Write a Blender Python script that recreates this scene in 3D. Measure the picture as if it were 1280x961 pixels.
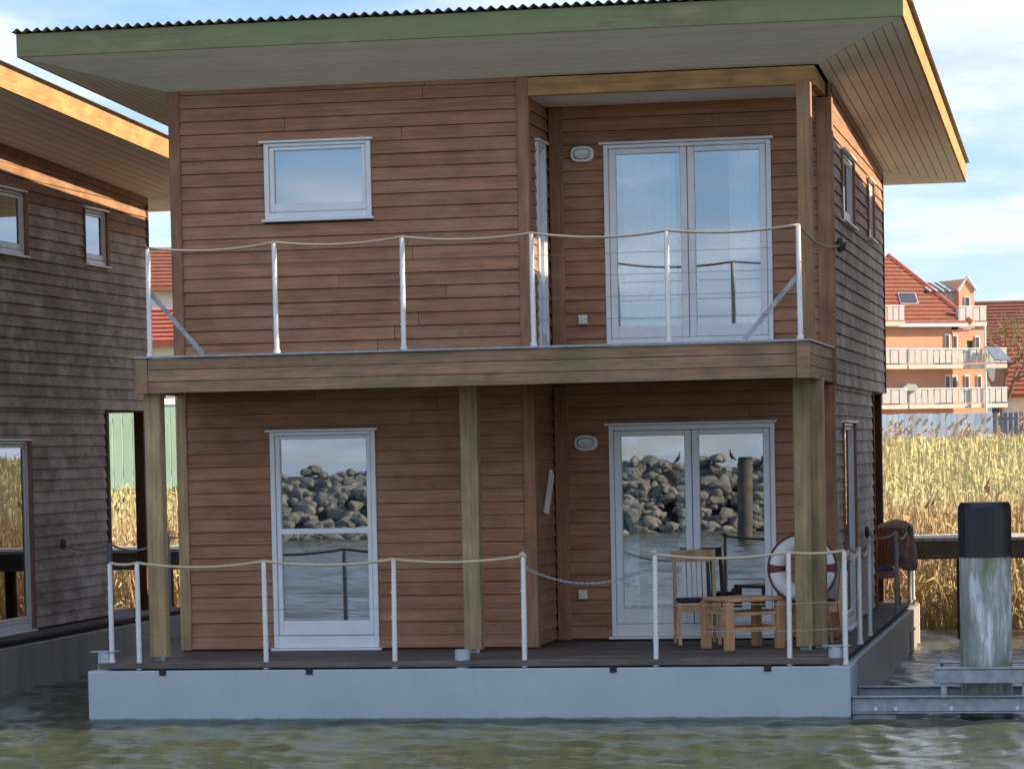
import bpy, math, random
import numpy as np
from mathutils import Matrix, Vector
random.seed(7); RNG = np.random.default_rng(7)
for o in list(bpy.data.objects): bpy.data.objects.remove(o)
SC = bpy.context.scene; COL = SC.collection

# ------------------------------------------------------------------ camera
cd = bpy.data.cameras.new('camera'); cam = bpy.data.objects.new('camera', cd); COL.objects.link(cam)
M = Matrix(((0.981706, 0.012029, 0.19002), (0.18929, 0.045965, -0.980845), (-0.020533, 0.998871, 0.042847))).to_4x4()
M.translation = (0, -30.8, 2.778)
cam.matrix_world = M
cd.sensor_fit = 'HORIZONTAL'; cd.sensor_width = 36; cd.lens = 3850/1280*36
cd.shift_y = (726.42-480.5)/1280
cd.clip_end = 3000
SC.camera = cam

# ------------------------------------------------------------------ sky, sun, exposure
SUN_EL, SUN_AZ = 25.5, 5.0          # azimuth measured from +X towards +Y
w = bpy.data.worlds.new('World'); SC.world = w; w.use_nodes = True
nt = w.node_tree; nt.nodes.clear(); N = nt.nodes.new; LK = nt.links.new
out = N('ShaderNodeOutputWorld'); bg = N('ShaderNodeBackground'); bg.inputs[1].default_value = 0.1
sky = N('ShaderNodeTexSky'); sky.sky_type = 'NISHITA'; sky.sun_disc = False
sky.sun_elevation = math.radians(SUN_EL); sky.sun_rotation = math.radians(90-SUN_AZ)
sky.air_density = 1.0; sky.dust_density = 0.15; sky.ozone_density = 4.0
tc = N('ShaderNodeTexCoord'); sep = N('ShaderNodeSeparateXYZ'); LK(tc.outputs['Generated'], sep.inputs[0])
zz = N('ShaderNodeMath'); zz.operation = 'MAXIMUM'; LK(sep.outputs[2], zz.inputs[0]); zz.inputs[1].default_value = 0.0
za = N('ShaderNodeMath'); za.operation = 'ADD'; LK(zz.outputs[0], za.inputs[0]); za.inputs[1].default_value = 0.10
dv = N('ShaderNodeVectorMath'); dv.operation = 'DIVIDE'; LK(tc.outputs['Generated'], dv.inputs[0])
cb = N('ShaderNodeCombineXYZ'); LK(za.outputs[0], cb.inputs[0]); LK(za.outputs[0], cb.inputs[1]); cb.inputs[2].default_value = 1.0
LK(cb.outputs[0], dv.inputs[1])
mp = N('ShaderNodeMapping'); mp.inputs['Location'].default_value = (1.7, 0.6, 0.0); mp.inputs['Scale'].default_value = (1, 0.7, 0)
LK(dv.outputs[0], mp.inputs[0])
nz = N('ShaderNodeTexNoise'); nz.inputs['Scale'].default_value = 1.15; nz.inputs['Detail'].default_value = 9; nz.inputs['Roughness'].default_value = 0.55
LK(mp.outputs[0], nz.inputs['Vector'])
cr = N('ShaderNodeValToRGB'); cr.color_ramp.elements[0].position = 0.36; cr.color_ramp.elements[1].position = 0.56
LK(nz.outputs[0], cr.inputs[0])
nz2 = N('ShaderNodeTexNoise'); nz2.inputs['Scale'].default_value = 2.3; nz2.inputs['Detail'].default_value = 6
LK(mp.outputs[0], nz2.inputs['Vector'])
cr2 = N('ShaderNodeValToRGB'); cr2.color_ramp.elements[0].position = 0.38; cr2.color_ramp.elements[1].position = 0.62
cr2.color_ramp.elements[0].color = (1.6, 1.9, 2.45, 1); cr2.color_ramp.elements[1].color = (2.4, 2.65, 3.1, 1)
LK(nz2.outputs[0], cr2.inputs[0])
mx = N('ShaderNodeMix'); mx.data_type = 'RGBA'; LK(cr.outputs[0], mx.inputs[0]); tint = N('ShaderNodeMix'); tint.data_type = 'RGBA'; tint.blend_type = 'MULTIPLY'; tint.inputs[0].default_value = 1.0
LK(sky.outputs[0], tint.inputs[6]); tint.inputs[7].default_value = (0.38, 0.40, 0.52, 1); LK(tint.outputs[2], mx.inputs[6]); LK(cr2.outputs[0], mx.inputs[7])
LK(mx.outputs[2], bg.inputs[0]); LK(bg.outputs[0], out.inputs[0])

sl = bpy.data.lights.new('sun', 'SUN'); sl.energy = 2.0; sl.angle = math.radians(0.5); sl.color = (1.0, 0.82, 0.58)
so = bpy.data.objects.new('sun', sl); COL.objects.link(so)
e, a = math.radians(SUN_EL), math.radians(SUN_AZ)
sd = Vector((math.cos(e)*math.cos(a), math.cos(e)*math.sin(a), math.sin(e)))
so.rotation_euler = sd.to_track_quat('Z', 'Y').to_euler()
so.location = sd*60
vs = SC.view_settings; vs.view_transform = 'Standard'; vs.look = 'None'; vs.gamma = 1; vs.use_curve_mapping = False
vs.exposure = 2.2
SC.render.engine = 'CYCLES'

# ------------------------------------------------------------------ materials
MATS = {}
def newmat(name):
    m = bpy.data.materials.new(name); m.use_nodes = True; t = m.node_tree
    return m, t, t.nodes['Principled BSDF']
def noise(t, scale, detail=4, vec=None, rough=0.55):
    n = t.nodes.new('ShaderNodeTexNoise'); n.inputs['Scale'].default_value = scale; n.inputs['Detail'].default_value = detail
    n.inputs['Roughness'].default_value = rough
    if vec is not None: t.links.new(vec, n.inputs['Vector'])
    return n
def mapped(t, scale, src='pos'):
    if src == 'pos':
        g = t.nodes.new('ShaderNodeNewGeometry').outputs['Position']
    else:
        g = t.nodes.new('ShaderNodeTexCoord').outputs['Object']
    mpn = t.nodes.new('ShaderNodeMapping'); mpn.inputs['Scale'].default_value = scale
    t.links.new(g, mpn.inputs[0]); return mpn.outputs[0]
def ramp(t, fac, stops):
    r = t.nodes.new('ShaderNodeValToRGB'); el = r.color_ramp.elements
    el[0].position, el[0].color = stops[0][0], (*stops[0][1], 1)
    el[1].position, el[1].color = stops[-1][0], (*stops[-1][1], 1)
    for p, c in stops[1:-1]:
        x = el.new(p); x.color = (*c, 1)
    t.links.new(fac, r.inputs[0]); return r.outputs[0]
def mixc(t, fac, a, b, mode='MIX'):
    n = t.nodes.new('ShaderNodeMix'); n.data_type = 'RGBA'; n.blend_type = mode
    for sock, v in ((n.inputs[0], fac), (n.inputs[6], a), (n.inputs[7], b)):
        if hasattr(v, 'is_linked') or hasattr(v, 'links'): t.links.new(v, sock)
        elif isinstance(v, (int, float)): sock.default_value = v
        else: sock.default_value = (*v, 1)
    return n.outputs[2]
def bump(t, bs, h, strength=0.3, dist=0.01):
    b = t.nodes.new('ShaderNodeBump'); b.inputs['Strength'].default_value = strength; b.inputs['Distance'].default_value = dist
    t.links.new(h, b.inputs['Height']); t.links.new(b.outputs[0], bs.inputs['Normal'])
def wood(name, dark, light, vertical=False, blotch=1.0, weather=None, wfac=(0.5, 0.7), moss=None, mfac=(0.5, 0.7), rough=0.7, rnd=0.35, mscale=(1.2, 1.2, 2.2)):
    m, t, bs = newmat(name)
    gs = (30, 30, 0.9) if vertical else (1.1, 1.1, 45)
    v = mapped(t, gs)
    oi = t.nodes.new('ShaderNodeObjectInfo')
    off = t.nodes.new('ShaderNodeVectorMath'); off.operation = 'ADD'
    t.links.new(v, off.inputs[0])
    sc = t.nodes.new('ShaderNodeMath'); sc.operation = 'MULTIPLY'; sc.inputs[1].default_value = 37.0
    t.links.new(oi.outputs['Random'], sc.inputs[0]); t.links.new(sc.outputs[0], off.inputs[1])
    n = noise(t, 1.0, 6, off.outputs[0], 0.62)
    c = ramp(t, n.outputs[0], [(0.28, dark), (0.72, light)])
    # blotches along the board
    n2 = noise(t, 1.0, 3, mapped(t, (3, 3, 6) if not vertical else (6, 6, 2.2)))
    bl = ramp(t, n2.outputs[0], [(0.3, (0.72, 0.72, 0.74)), (0.7, (1.18, 1.16, 1.14))])
    c = mixc(t, blotch, c, bl, 'MULTIPLY')
    rr = ramp(t, oi.outputs['Random'], [(0.0, (1-rnd*.75, 1-rnd*.85, 1-rnd*.85)), (1.0, (1+rnd*.55, 1+rnd*.5, 1+rnd*.45))])
    c = mixc(t, 1.0, c, rr, 'MULTIPLY')
    if weather:
        n3 = noise(t, 1.0, 7, mapped(t, (1.3, 1.3, 2.0)), 0.65)
        f = ramp(t, n3.outputs[0], [(wfac[0], (0, 0, 0)), (wfac[1], (1, 1, 1))])
        c = mixc(t, f, c, weather)
    if moss:
        n4 = noise(t, 1.0, 8, mapped(t, mscale), 0.68)
        f = ramp(t, n4.outputs[0], [(mfac[0], (0, 0, 0)), (mfac[1], (1, 1, 1))])
        c = mixc(t, f, c, moss)
    t.links.new(c, bs.inputs['Base Color']); bs.inputs['Roughness'].default_value = rough
    bs.inputs['Specular IOR Level'].default_value = 0.3
    bump(t, bs, n.outputs[0], 0.35, 0.004)
    MATS[name] = m; return m
def plain(name, col, rough=0.5, metal=0.0, var=0.12, nscale=3.0, bumpd=0.0, spec=0.5, vs=(1, 1, 1)):
    m, t, bs = newmat(name)
    n = noise(t, nscale, 6, mapped(t, vs), 0.6)
    lo = tuple(c*(1-var) for c in col); hi = tuple(min(1, c*(1+var)) for c in col)
    t.links.new(ramp(t, n.outputs[0], [(0.3, lo), (0.7, hi)]), bs.inputs['Base Color'])
    bs.inputs['Roughness'].default_value = rough; bs.inputs['Metallic'].default_value = metal
    bs.inputs['Specular IOR Level'].default_value = spec
    if bumpd: bump(t, bs, n.outputs[0], 0.5, bumpd)
    MATS[name] = m; return m

wood('siding', (0.245, 0.124, 0.067), (0.43, 0.229, 0.128), blotch=0.65, weather=(0.39, 0.25, 0.165), wfac=(0.5, 0.8), rnd=0.18)
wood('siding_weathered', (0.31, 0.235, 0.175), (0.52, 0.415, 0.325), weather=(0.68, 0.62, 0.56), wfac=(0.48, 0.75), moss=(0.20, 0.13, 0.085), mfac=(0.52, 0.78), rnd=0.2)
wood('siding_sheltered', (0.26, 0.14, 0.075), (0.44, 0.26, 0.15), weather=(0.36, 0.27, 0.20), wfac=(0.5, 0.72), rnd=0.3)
wood('corner_board', (0.235, 0.122, 0.068), (0.38, 0.205, 0.12), vertical=True, rnd=0.12)
wood('weathered_post', (0.27, 0.19, 0.10), (0.47, 0.345, 0.19), vertical=True, moss=(0.21, 0.195, 0.10), mfac=(0.50, 0.74), rnd=0.12, mscale=(7, 7, 1.1))
wood('upper_post', (0.25, 0.14, 0.07), (0.40, 0.25, 0.13), vertical=True, rnd=0.1)
wood('dark_post', (0.075, 0.035, 0.02), (0.14, 0.07, 0.04), vertical=True, rnd=0.15)
wood('balcony_board', (0.24, 0.145, 0.085), (0.41, 0.27, 0.17), moss=(0.15, 0.155, 0.075), mfac=(0.50, 0.72), rnd=0.22, mscale=(1.1, 1.1, 4.5))
wood('mossy_fascia', (0.22, 0.20, 0.11), (0.34, 0.31, 0.17), moss=(0.22, 0.255, 0.115), mfac=(0.36, 0.6), rnd=0.1, mscale=(0.9, 0.9, 3))
wood('golden_wood', (0.38, 0.21, 0.075), (0.56, 0.34, 0.13), rnd=0.08)
wood('soffit_board', (0.82, 0.79, 0.76), (0.90, 0.88, 0.86), rnd=0.06, blotch=0.15)
wood('chair_wood', (0.44, 0.26, 0.12), (0.62, 0.39, 0.205), vertical=True, rnd=0.1, rough=0.5)
wood('table_wood', (0.44, 0.245, 0.115), (0.62, 0.37, 0.19), vertical=True, rnd=0.12, rough=0.5)
wood('red_chair_wood', (0.20, 0.075, 0.035), (0.33, 0.14, 0.07), vertical=True, rnd=0.1, rough=0.5)
wood('deck_plank', (0.075, 0.062, 0.052), (0.16, 0.135, 0.115), rnd=0.3, moss=(0.09, 0.085, 0.05), mfac=(0.55, 0.75))
wood('jetty_wood', (0.10, 0.085, 0.07), (0.20, 0.175, 0.15), rnd=0.2)
plain('soffit_groove', (0.22, 0.19, 0.17), 0.9)
plain('backing', (0.055, 0.03, 0.02), 0.9)
plain('white_frame', (0.78, 0.79, 0.79), 0.35, var=0.05, nscale=5)
m, t, bs = newmat('hull_paint')
n = noise(t, 1.6, 6, mapped(t, (1, 1, 1)), 0.6); c = ramp(t, n.outputs[0], [(0.3, (0.36, 0.435, 0.46)), (0.7, (0.42, 0.49, 0.515))])
n2 = noise(t, 1.0, 6, mapped(t, (9, 9, 0.7)), 0.6); c = mixc(t, ramp(t, n2.outputs[0], [(0.56, (0, 0, 0)), (0.80, (0.30, 0.30, 0.30))]), c, (0.30, 0.29, 0.25))     # faint runs
sx = t.nodes.new('ShaderNodeSeparateXYZ'); t.links.new(t.nodes.new('ShaderNodeNewGeometry').outputs['Position'], sx.inputs[0])
n3 = noise(t, 1.0, 6, mapped(t, (4, 4, 2)), 0.7); ma = t.nodes.new('ShaderNodeMath'); ma.operation = 'MULTIPLY_ADD'; ma.inputs[1].default_value = -0.06; t.links.new(n3.outputs[0], ma.inputs[0]); t.links.new(sx.outputs[2], ma.inputs[2])
c = mixc(t, ramp(t, ma.outputs[0], [(0.0, (0.85, 0.85, 0.85)), (0.02, (0, 0, 0))]), c, (0.09, 0.10, 0.055))   # algae at the waterline
t.links.new(c, bs.inputs['Base Color']); bs.inputs['Roughness'].default_value = 0.5; bump(t, bs, n.outputs[0], 0.4, 0.004); MATS['hull_paint'] = m
plain('hull_side', (0.36, 0.36, 0.33), 0.42, var=0.22, nscale=1.0, vs=(3, 3, 0.5))
plain('black_rubber', (0.012, 0.012, 0.013), 0.6)
plain('steel', (0.72, 0.71, 0.68), 0.36, metal=0.25, var=0.1)
plain('galvanised', (0.33, 0.36, 0.38), 0.5, metal=0.3, var=0.25, nscale=9)
plain('rope', (0.52, 0.44, 0.30), 0.9, var=0.25, nscale=60)
plain('old_rope', (0.36, 0.31, 0.25), 0.9, var=0.25, nscale=60)
plain('wire', (0.22, 0.18, 0.15), 0.5, metal=0.4)
plain('roof_sheet', (0.30, 0.28, 0.27), 0.8, var=0.3, nscale=4)
plain('lamp_glass', (0.50, 0.50, 0.47), 0.25, var=0.05)
plain('lamp_white', (0.74, 0.74, 0.70), 0.4, var=0.05)
plain('socket_plastic', (0.70, 0.70, 0.56), 0.4, var=0.04)
plain('curtain', (0.76, 0.77, 0.77), 0.9, var=0.05)
plain('blind', (0.80, 0.81, 0.82), 0.8, var=0.05)
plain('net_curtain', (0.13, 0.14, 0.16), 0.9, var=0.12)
plain('room', (0.20, 0.19, 0.18), 0.9)
plain('cushion_navy', (0.018, 0.020, 0.045), 0.85)
plain('chair_panel', (0.62, 0.60, 0.57), 0.6, var=0.08)
plain('buoy_white', (0.80, 0.78, 0.74), 0.45, var=0.05)
plain('buoy_red', (0.14, 0.045, 0.04), 0.6, var=0.15)
plain('blanket', (0.42, 0.30, 0.26), 0.95, var=0.3, nscale=25, bumpd=0.01)
plain('blue_cloth', (0.03, 0.06, 0.20), 0.9)
plain('pile_black', (0.010, 0.011, 0.014), 0.45, var=0.3)
plain('rock', (0.21, 0.195, 0.175), 0.9, var=0.55, nscale=2.2, bumpd=0.05)
plain('breakwater_core', (0.10, 0.095, 0.085), 0.95, var=0.5, nscale=3)
plain('bird_black', (0.012, 0.012, 0.014), 0.6)
plain('orange_render', (0.58, 0.30, 0.19), 0.85, var=0.06, nscale=0.8)
plain('pale_render', (0.66, 0.63, 0.56), 0.85, var=0.06)
plain('balcony_panel', (0.44, 0.44, 0.44), 0.5, var=0.08)
plain('slab', (0.55, 0.50, 0.44), 0.8, var=0.1)
plain('dark_glass', (0.05, 0.06, 0.075), 0.12, var=0.2)
plain('grey_wall', (0.34, 0.34, 0.36), 0.7)
plain('blue_fence', (0.40, 0.50, 0.64), 0.6, var=0.28, nscale=0.9, vs=(2, 2, 0.4))
plain('dark_blue_fence', (0.11, 0.15, 0.22), 0.7, var=0.2)
plain('green_panel', (0.30, 0.44, 0.35), 0.7, var=0.12, nscale=1.0)
plain('tile_red', (0.27, 0.095, 0.06), 0.8, var=0.2, nscale=3)
plain('tile_ridge', (0.42, 0.12, 0.075), 0.8, var=0.15, nscale=3)
plain('tile_dark', (0.20, 0.07, 0.05), 0.85, var=0.2)
plain('bark', (0.14, 0.11, 0.08), 0.95, var=0.3, nscale=6)
plain('twig', (0.24, 0.20, 0.10), 0.95, var=0.3, nscale=2)
plain('plant', (0.05, 0.08, 0.03), 0.9, var=0.3)
# pile: stained concrete
m, t, bs = newmat('pile_stained')
n = noise(t, 1.0, 8, mapped(t, (4.2, 4.2, 0.6)), 0.75); c = ramp(t, n.outputs[0], [(0.33, (0.17, 0.19, 0.165)), (0.50, (0.34, 0.36, 0.33)), (0.60, (0.75, 0.77, 0.76))])
n2 = noise(t, 1.0, 6, mapped(t, (3.5, 3.5, 1.6)), 0.6); c = mixc(t, ramp(t, n2.outputs[0], [(0.48, (0, 0, 0)), (0.66, (1, 1, 1))]), c, (0.17, 0.20, 0.09))
t.links.new(c, bs.inputs['Base Color']); bs.inputs['Roughness'].default_value = 0.75; bump(t, bs, n.outputs[0], 0.5, 0.01); MATS['pile_stained'] = m
# glass
m = bpy.data.materials.new('glass'); m.use_nodes = True; t = m.node_tree; t.nodes.clear()
o_ = t.nodes.new('ShaderNodeOutputMaterial'); mxs = t.nodes.new('ShaderNodeMixShader'); tr = t.nodes.new('ShaderNodeBsdfTransparent'); gl = t.nodes.new('ShaderNodeBsdfGlossy')
fr = t.nodes.new('ShaderNodeFresnel'); fr.inputs[0].default_value = 1.5
ad = t.nodes.new('ShaderNodeMath'); ad.operation = 'MULTIPLY_ADD'; ad.inputs[1].default_value = 1.3; ad.inputs[2].default_value = 0.20; ad.use_clamp = True
t.links.new(fr.outputs[0], ad.inputs[0])
tr.inputs[0].default_value = (0.80, 0.86, 0.86, 1); gl.inputs['Roughness'].default_value = 0.004; gl.inputs[0].default_value = (0.93, 0.97, 1, 1)
nn = noise(t, 1.0, 2, mapped(t, (2.0, 2.0, 2.0))); bb = t.nodes.new('ShaderNodeBump'); bb.inputs['Strength'].default_value = 0.04; bb.inputs['Distance'].default_value = 0.002
t.links.new(nn.outputs[0], bb.inputs['Height']); t.links.new(bb.outputs[0], gl.inputs['Normal'])
t.links.new(ad.outputs[0], mxs.inputs[0]); t.links.new(tr.outputs[0], mxs.inputs[1]); t.links.new(gl.outputs[0], mxs.inputs[2]); t.links.new(mxs.outputs[0], o_.inputs[0])
MATS['glass'] = m
# water
m, t, bs = newmat('water')
n = noise(t, 1.0, 5, mapped(t, (1.0, 2.2, 1))); c = ramp(t, n.outputs[0], [(0.3, (0.048, 0.062, 0.042)), (0.7, (0.074, 0.083, 0.048))])
t.links.new(c, bs.inputs['Base Color']); bs.inputs['Roughness'].default_value = 0.03; bs.inputs['IOR'].default_value = 1.33
n2 = noise(t, 1.0, 6, mapped(t, (3.5, 7, 1)), 0.68); bump(t, bs, n2.outputs[0], 0.5, 0.03); MATS['water'] = m
# ground and reeds
m, t, bs = newmat('bank')
n = noise(t, 1.0, 8, mapped(t, (0.5, 0.25, 1)), 0.65); c = ramp(t, n.outputs[0], [(0.3, (0.22, 0.19, 0.07)), (0.55, (0.36, 0.30, 0.12)), (0.75, (0.27, 0.27, 0.09))])
t.links.new(c, bs.inputs['Base Color']); bs.inputs['Roughness'].default_value = 0.95; MATS['bank'] = m
for nm, lo, hi in (('reed', (0.42, 0.29, 0.15), (0.68, 0.54, 0.33)), ('reed_far', (0.42, 0.37, 0.17), (0.62, 0.55, 0.30)), ('plume', (0.36, 0.26, 0.18), (0.55, 0.43, 0.31))):
    m, t, bs = newmat(nm)
    n = noise(t, 1.0, 3, mapped(t, (9, 9, 0.6))); n2 = noise(t, 1.0, 4, mapped(t, (0.5, 0.5, 0.5)))
    c = ramp(t, n.outputs[0], [(0.3, lo), (0.7, hi)]); c = mixc(t, 1.0, c, ramp(t, n2.outputs[0], [(0.3, (0.75, 0.78, 0.7)), (0.7, (1.15, 1.12, 1.1))]), 'MULTIPLY')
    t.links.new(c, bs.inputs['Base Color']); bs.inputs['Roughness'].default_value = 0.8; MATS[nm] = m

# ------------------------------------------------------------------ mesh helpers
class MB:
    def __init__(s): s.v = []; s.f = []; s.smooth = False
    def quadmesh(s, vs, fs):
        b = len(s.v); s.v += [tuple(map(float, p)) for p in vs]; s.f += [tuple(i+b for i in f) for f in fs]; return s
    def box(s, x0, x1, y0, y1, z0, z1):
        vs = [(x0, y0, z0), (x1, y0, z0), (x1, y1, z0), (x0, y1, z0), (x0, y0, z1), (x1, y0, z1), (x1, y1, z1), (x0, y1, z1)]
        return s.quadmesh(vs, [(3, 2, 1, 0), (4, 5, 6, 7), (0, 1, 5, 4), (1, 2, 6, 5), (2, 3, 7, 6), (3, 0, 4, 7)])
    def cbox(s, x0, x1, y0, y1, z0, z1, c=0.006):
        """box with chamfered vertical/horizontal edges (rounded look)"""
        X, Y, Z = (x0, x1), (y0, y1), (z0, z1)
        vs = []; idx = {}
        for i in (0, 1):
            for j in (0, 1):
                for k in (0, 1):
                    sx, sy, sz = (1, -1)[i], (1, -1)[j], (1, -1)[k]
                    for ax in range(3):
                        p = [X[i], Y[j], Z[k]]
                        for q, sg in enumerate((sx, sy, sz)):
                            if q != ax: p[q] += sg*c
                        idx[(i, j, k, ax)] = len(vs); vs.append(p)
        fs = []
        for ax in range(3):
            o1, o2 = [q for q in range(3) if q != ax]
            for side in (0, 1):
                loop = []
                for (u, v) in ((0, 0), (1, 0), (1, 1), (0, 1)):
                    key = [0, 0, 0]; key[ax] = side; key[o1] = u; key[o2] = v
                    loop.append(idx[(*key, ax)])
                fs.append(loop)
        for ax in range(3):          # edge chamfers
            o1, o2 = [q for q in range(3) if q != ax]
            for u in (0, 1):
                for v in (0, 1):
                    k0 = [0, 0, 0]; k0[o1] = u; k0[o2] = v; k1 = list(k0); k1[ax] = 1
                    fs.append([idx[(*k0, o1)], idx[(*k1, o1)], idx[(*k1, o2)], idx[(*k0, o2)]])
        for i in (0, 1):
            for j in (0, 1):
                for k in (0, 1): fs.append([idx[(i, j, k, 0)], idx[(i, j, k, 1)], idx[(i, j, k, 2)]])
        return s.quadmesh(vs, fs)
    def prism(s, poly, d0, d1, axis):
        """poly in 2D, extruded along axis (0,1,2); poly gives the other two coords in order"""
        n = len(poly); vs = []
        for d in (d0, d1):
            for p in poly:
                q = list(p); q.insert(axis, d); vs.append(q)
        fs = [tuple(range(n))[::-1], tuple(range(n, 2*n))]
        for i in range(n): fs.append((i, (i+1) % n, n+(i+1) % n, n+i))
        return s.quadmesh(vs, fs)
    def tube(s, path, r, seg=8, caps=True):
        P = [Vector(p) for p in path]; n = len(P)
        rs = r if isinstance(r, (list, tuple)) else [r]*n
        T = [(P[min(i+1, n-1)]-P[max(i-1, 0)]).normalized() for i in range(n)]
        up = Vector((0, 0, 1)) if abs(T[0].z) < 0.9 else Vector((1, 0, 0))
        a = T[0].cross(up).normalized(); vs = []
        for i in range(n):
            a = (a-T[i]*a.dot(T[i])).normalized(); b = T[i].cross(a)
            for k in range(seg):
                an = 2*math.pi*k/seg; vs.append(P[i]+(a*math.cos(an)+b*math.sin(an))*rs[i])
        fs = []
        for i in range(n-1):
            for k in range(seg):
                k2 = (k+1) % seg; fs.append((i*seg+k, i*seg+k2, (i+1)*seg+k2, (i+1)*seg+k))
        if caps: fs.append(tuple(range(seg))[::-1]); fs.append(tuple(range((n-1)*seg, n*seg)))
        return s.quadmesh(vs, fs)
    def torus(s, c, R, r, nu=40, nv=12, a0=0, a1=2*math.pi, axis=1):
        closed = abs(a1-a0-2*math.pi) < 1e-6
        path = []
        vs = []
        for i in range(nu if closed else nu+1):
            an = a0+(a1-a0)*i/nu
            for j in range(nv):
                b = 2*math.pi*j/nv; rr = R+r*math.cos(b); h = r*math.sin(b)
                p = [rr*math.cos(an), rr*math.sin(an)]; p.insert(axis, h); vs.append([p[k]+c[k] for k in range(3)])
        fs = []; m = nu if closed else nu+1
        for i in range(nu):
            for j in range(nv):
                i2 = (i+1) % m; j2 = (j+1) % nv; fs.append((i*nv+j, i2*nv+j, i2*nv+j2, i*nv+j2))
        return s.quadmesh(vs, fs)
    def mesh(s, name, smooth=False):
        me = bpy.data.meshes.new(name); me.from_pydata(s.v, [], s.f); me.update()
        import bmesh
        b = bmesh.new(); b.from_mesh(me); bmesh.ops.recalc_face_normals(b, faces=b.faces); b.to_mesh(me); b.free()
        if smooth: me.shade_smooth()
        return me
    def build(s, name, mat, parent=None, loc=None, rotz=0, smooth=False, off=None):
        """off: subtract this world offset (parent's origin) from the vertices"""
        if off is not None: s.v = [(p[0]-off[0], p[1]-off[1], p[2]-off[2]) for p in s.v]
        o = bpy.data.objects.new(name, s.mesh(name, smooth)); COL.objects.link(o)
        o.data.materials.append(MATS[mat]); o.parent = parent
        if loc is not None: o.location = loc
        o.rotation_euler.z = rotz
        return o
def tag(o, label=None, cat=None, group=None, kind=None):
    if label: o['label'] = label
    if cat: o['category'] = cat
    if group: o['group'] = group
    if kind: o['kind'] = kind
    return o
def empty(name, loc, label, cat, group=None, rotz=0):
    o = bpy.data.objects.new(name, None); COL.objects.link(o); o.location = loc; o.rotation_euler.z = rotz; o.empty_display_size = 0.3
    return tag(o, label, cat, group)
def copy_tree(o, parent=None):
    c = o.copy(); COL.objects.link(c); c.parent = parent
    for ch in list(o.children): copy_tree(ch, c)
    return c
def sag(p, q, d, n=14):
    p, q = Vector(p), Vector(q)
    return [p.lerp(q, i/n)-Vector((0, 0, d*4*(i/n)*(1-i/n))) for i in range(n+1)]

# ------------------------------------------------------------------ water, bank
def build_water():
    x0, x1, y0, y1, st = -17.0, 3.0, -6.0, 16.0, 0.05
    xs = np.arange(x0, x1+1e-6, st); ys = np.arange(y0, y1+1e-6, st)
    X, Y = np.meshgrid(xs, ys); Z = np.zeros_like(X)
    for i in range(26):
        lam = 0.19*(1.075**i) if i < 22 else RNG.uniform(0.9, 1.8)
        ang = RNG.normal(math.pi/2, 0.75); k = 2*math.pi/lam
        Z += (0.0125 if lam < .95 else 0.004)*lam*RNG.uniform(.5, 1.1)*np.sin(k*(X*math.cos(ang)+Y*math.sin(ang))+RNG.uniform(0, 6.28))
    Z = Z*0.8+0.10*np.abs(Z)
    fade = np.clip(np.minimum.reduce([X-x0, x1-X, Y-y0, y1-Y])/1.0, 0, 1); Z *= fade
    nx, ny = len(xs), len(ys)
    V = np.stack([X, Y, Z], -1).reshape(-1, 3)
    I = np.arange(nx*ny).reshape(ny, nx)
    Q = np.stack([I[:-1, :-1], I[:-1, 1:], I[1:, 1:], I[1:, :-1]], -1).reshape(-1, 4)
    L = 900.0; X1, Y1 = xs[-1], ys[-1]
    # coarser swell on the open water in front
    fx = np.linspace(-40, 12, 210); fy = np.linspace(-62, y0, 250); FX, FY = np.meshgrid(fx, fy); FZ = np.zeros_like(FX)
    for i in range(18):
        lam = RNG.uniform(0.8, 2.2); ang = RNG.normal(math.pi/2, 0.7); k = 2*math.pi/lam
        FZ += 0.0085*lam*RNG.uniform(.5, 1.1)*np.sin(k*(FX*math.cos(ang)+FY*math.sin(ang))+RNG.uniform(0, 6.28))
    FZ *= np.clip(np.minimum.reduce([FX+40, 12-FX, FY+62, y0-FY])/2.0, 0, 1)
    nv = len(V); V = np.concatenate([V, np.stack([FX, FY, FZ], -1).reshape(-1, 3)])
    I = np.arange(FX.size).reshape(FX.shape)+nv
    Q = np.concatenate([Q, np.stack([I[:-1, :-1], I[:-1, 1:], I[1:, 1:], I[1:, :-1]], -1).reshape(-1, 4)])
    b = len(V)
    V2 = [(-L, -L, 0), (L, -L, 0), (L, -62, 0), (-L, -62, 0), (-L, -62, 0), (-40, -62, 0), (-40, y0, 0), (-L, y0, 0), (12, -62, 0), (L, -62, 0), (L, y0, 0), (12, y0, 0), (-L, y0, 0), (x0, y0, 0), (x0, Y1, 0), (-L, Y1, 0), (X1, y0, 0), (L, y0, 0), (L, Y1, 0), (X1, Y1, 0), (-L, Y1, 0), (L, Y1, 0), (L, 60, 0), (-L, 60, 0)]
    me = bpy.data.meshes.new('water')
    me.from_pydata(V.tolist()+V2, [], Q.tolist()+[tuple(b+i+4*j for i in range(4)) for j in range(len(V2)//4)]); me.shade_smooth()
    o = bpy.data.objects.new('water', me); COL.objects.link(o); me.materials.append(MATS['water']); tag(o, kind='structure')
build_water()

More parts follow.
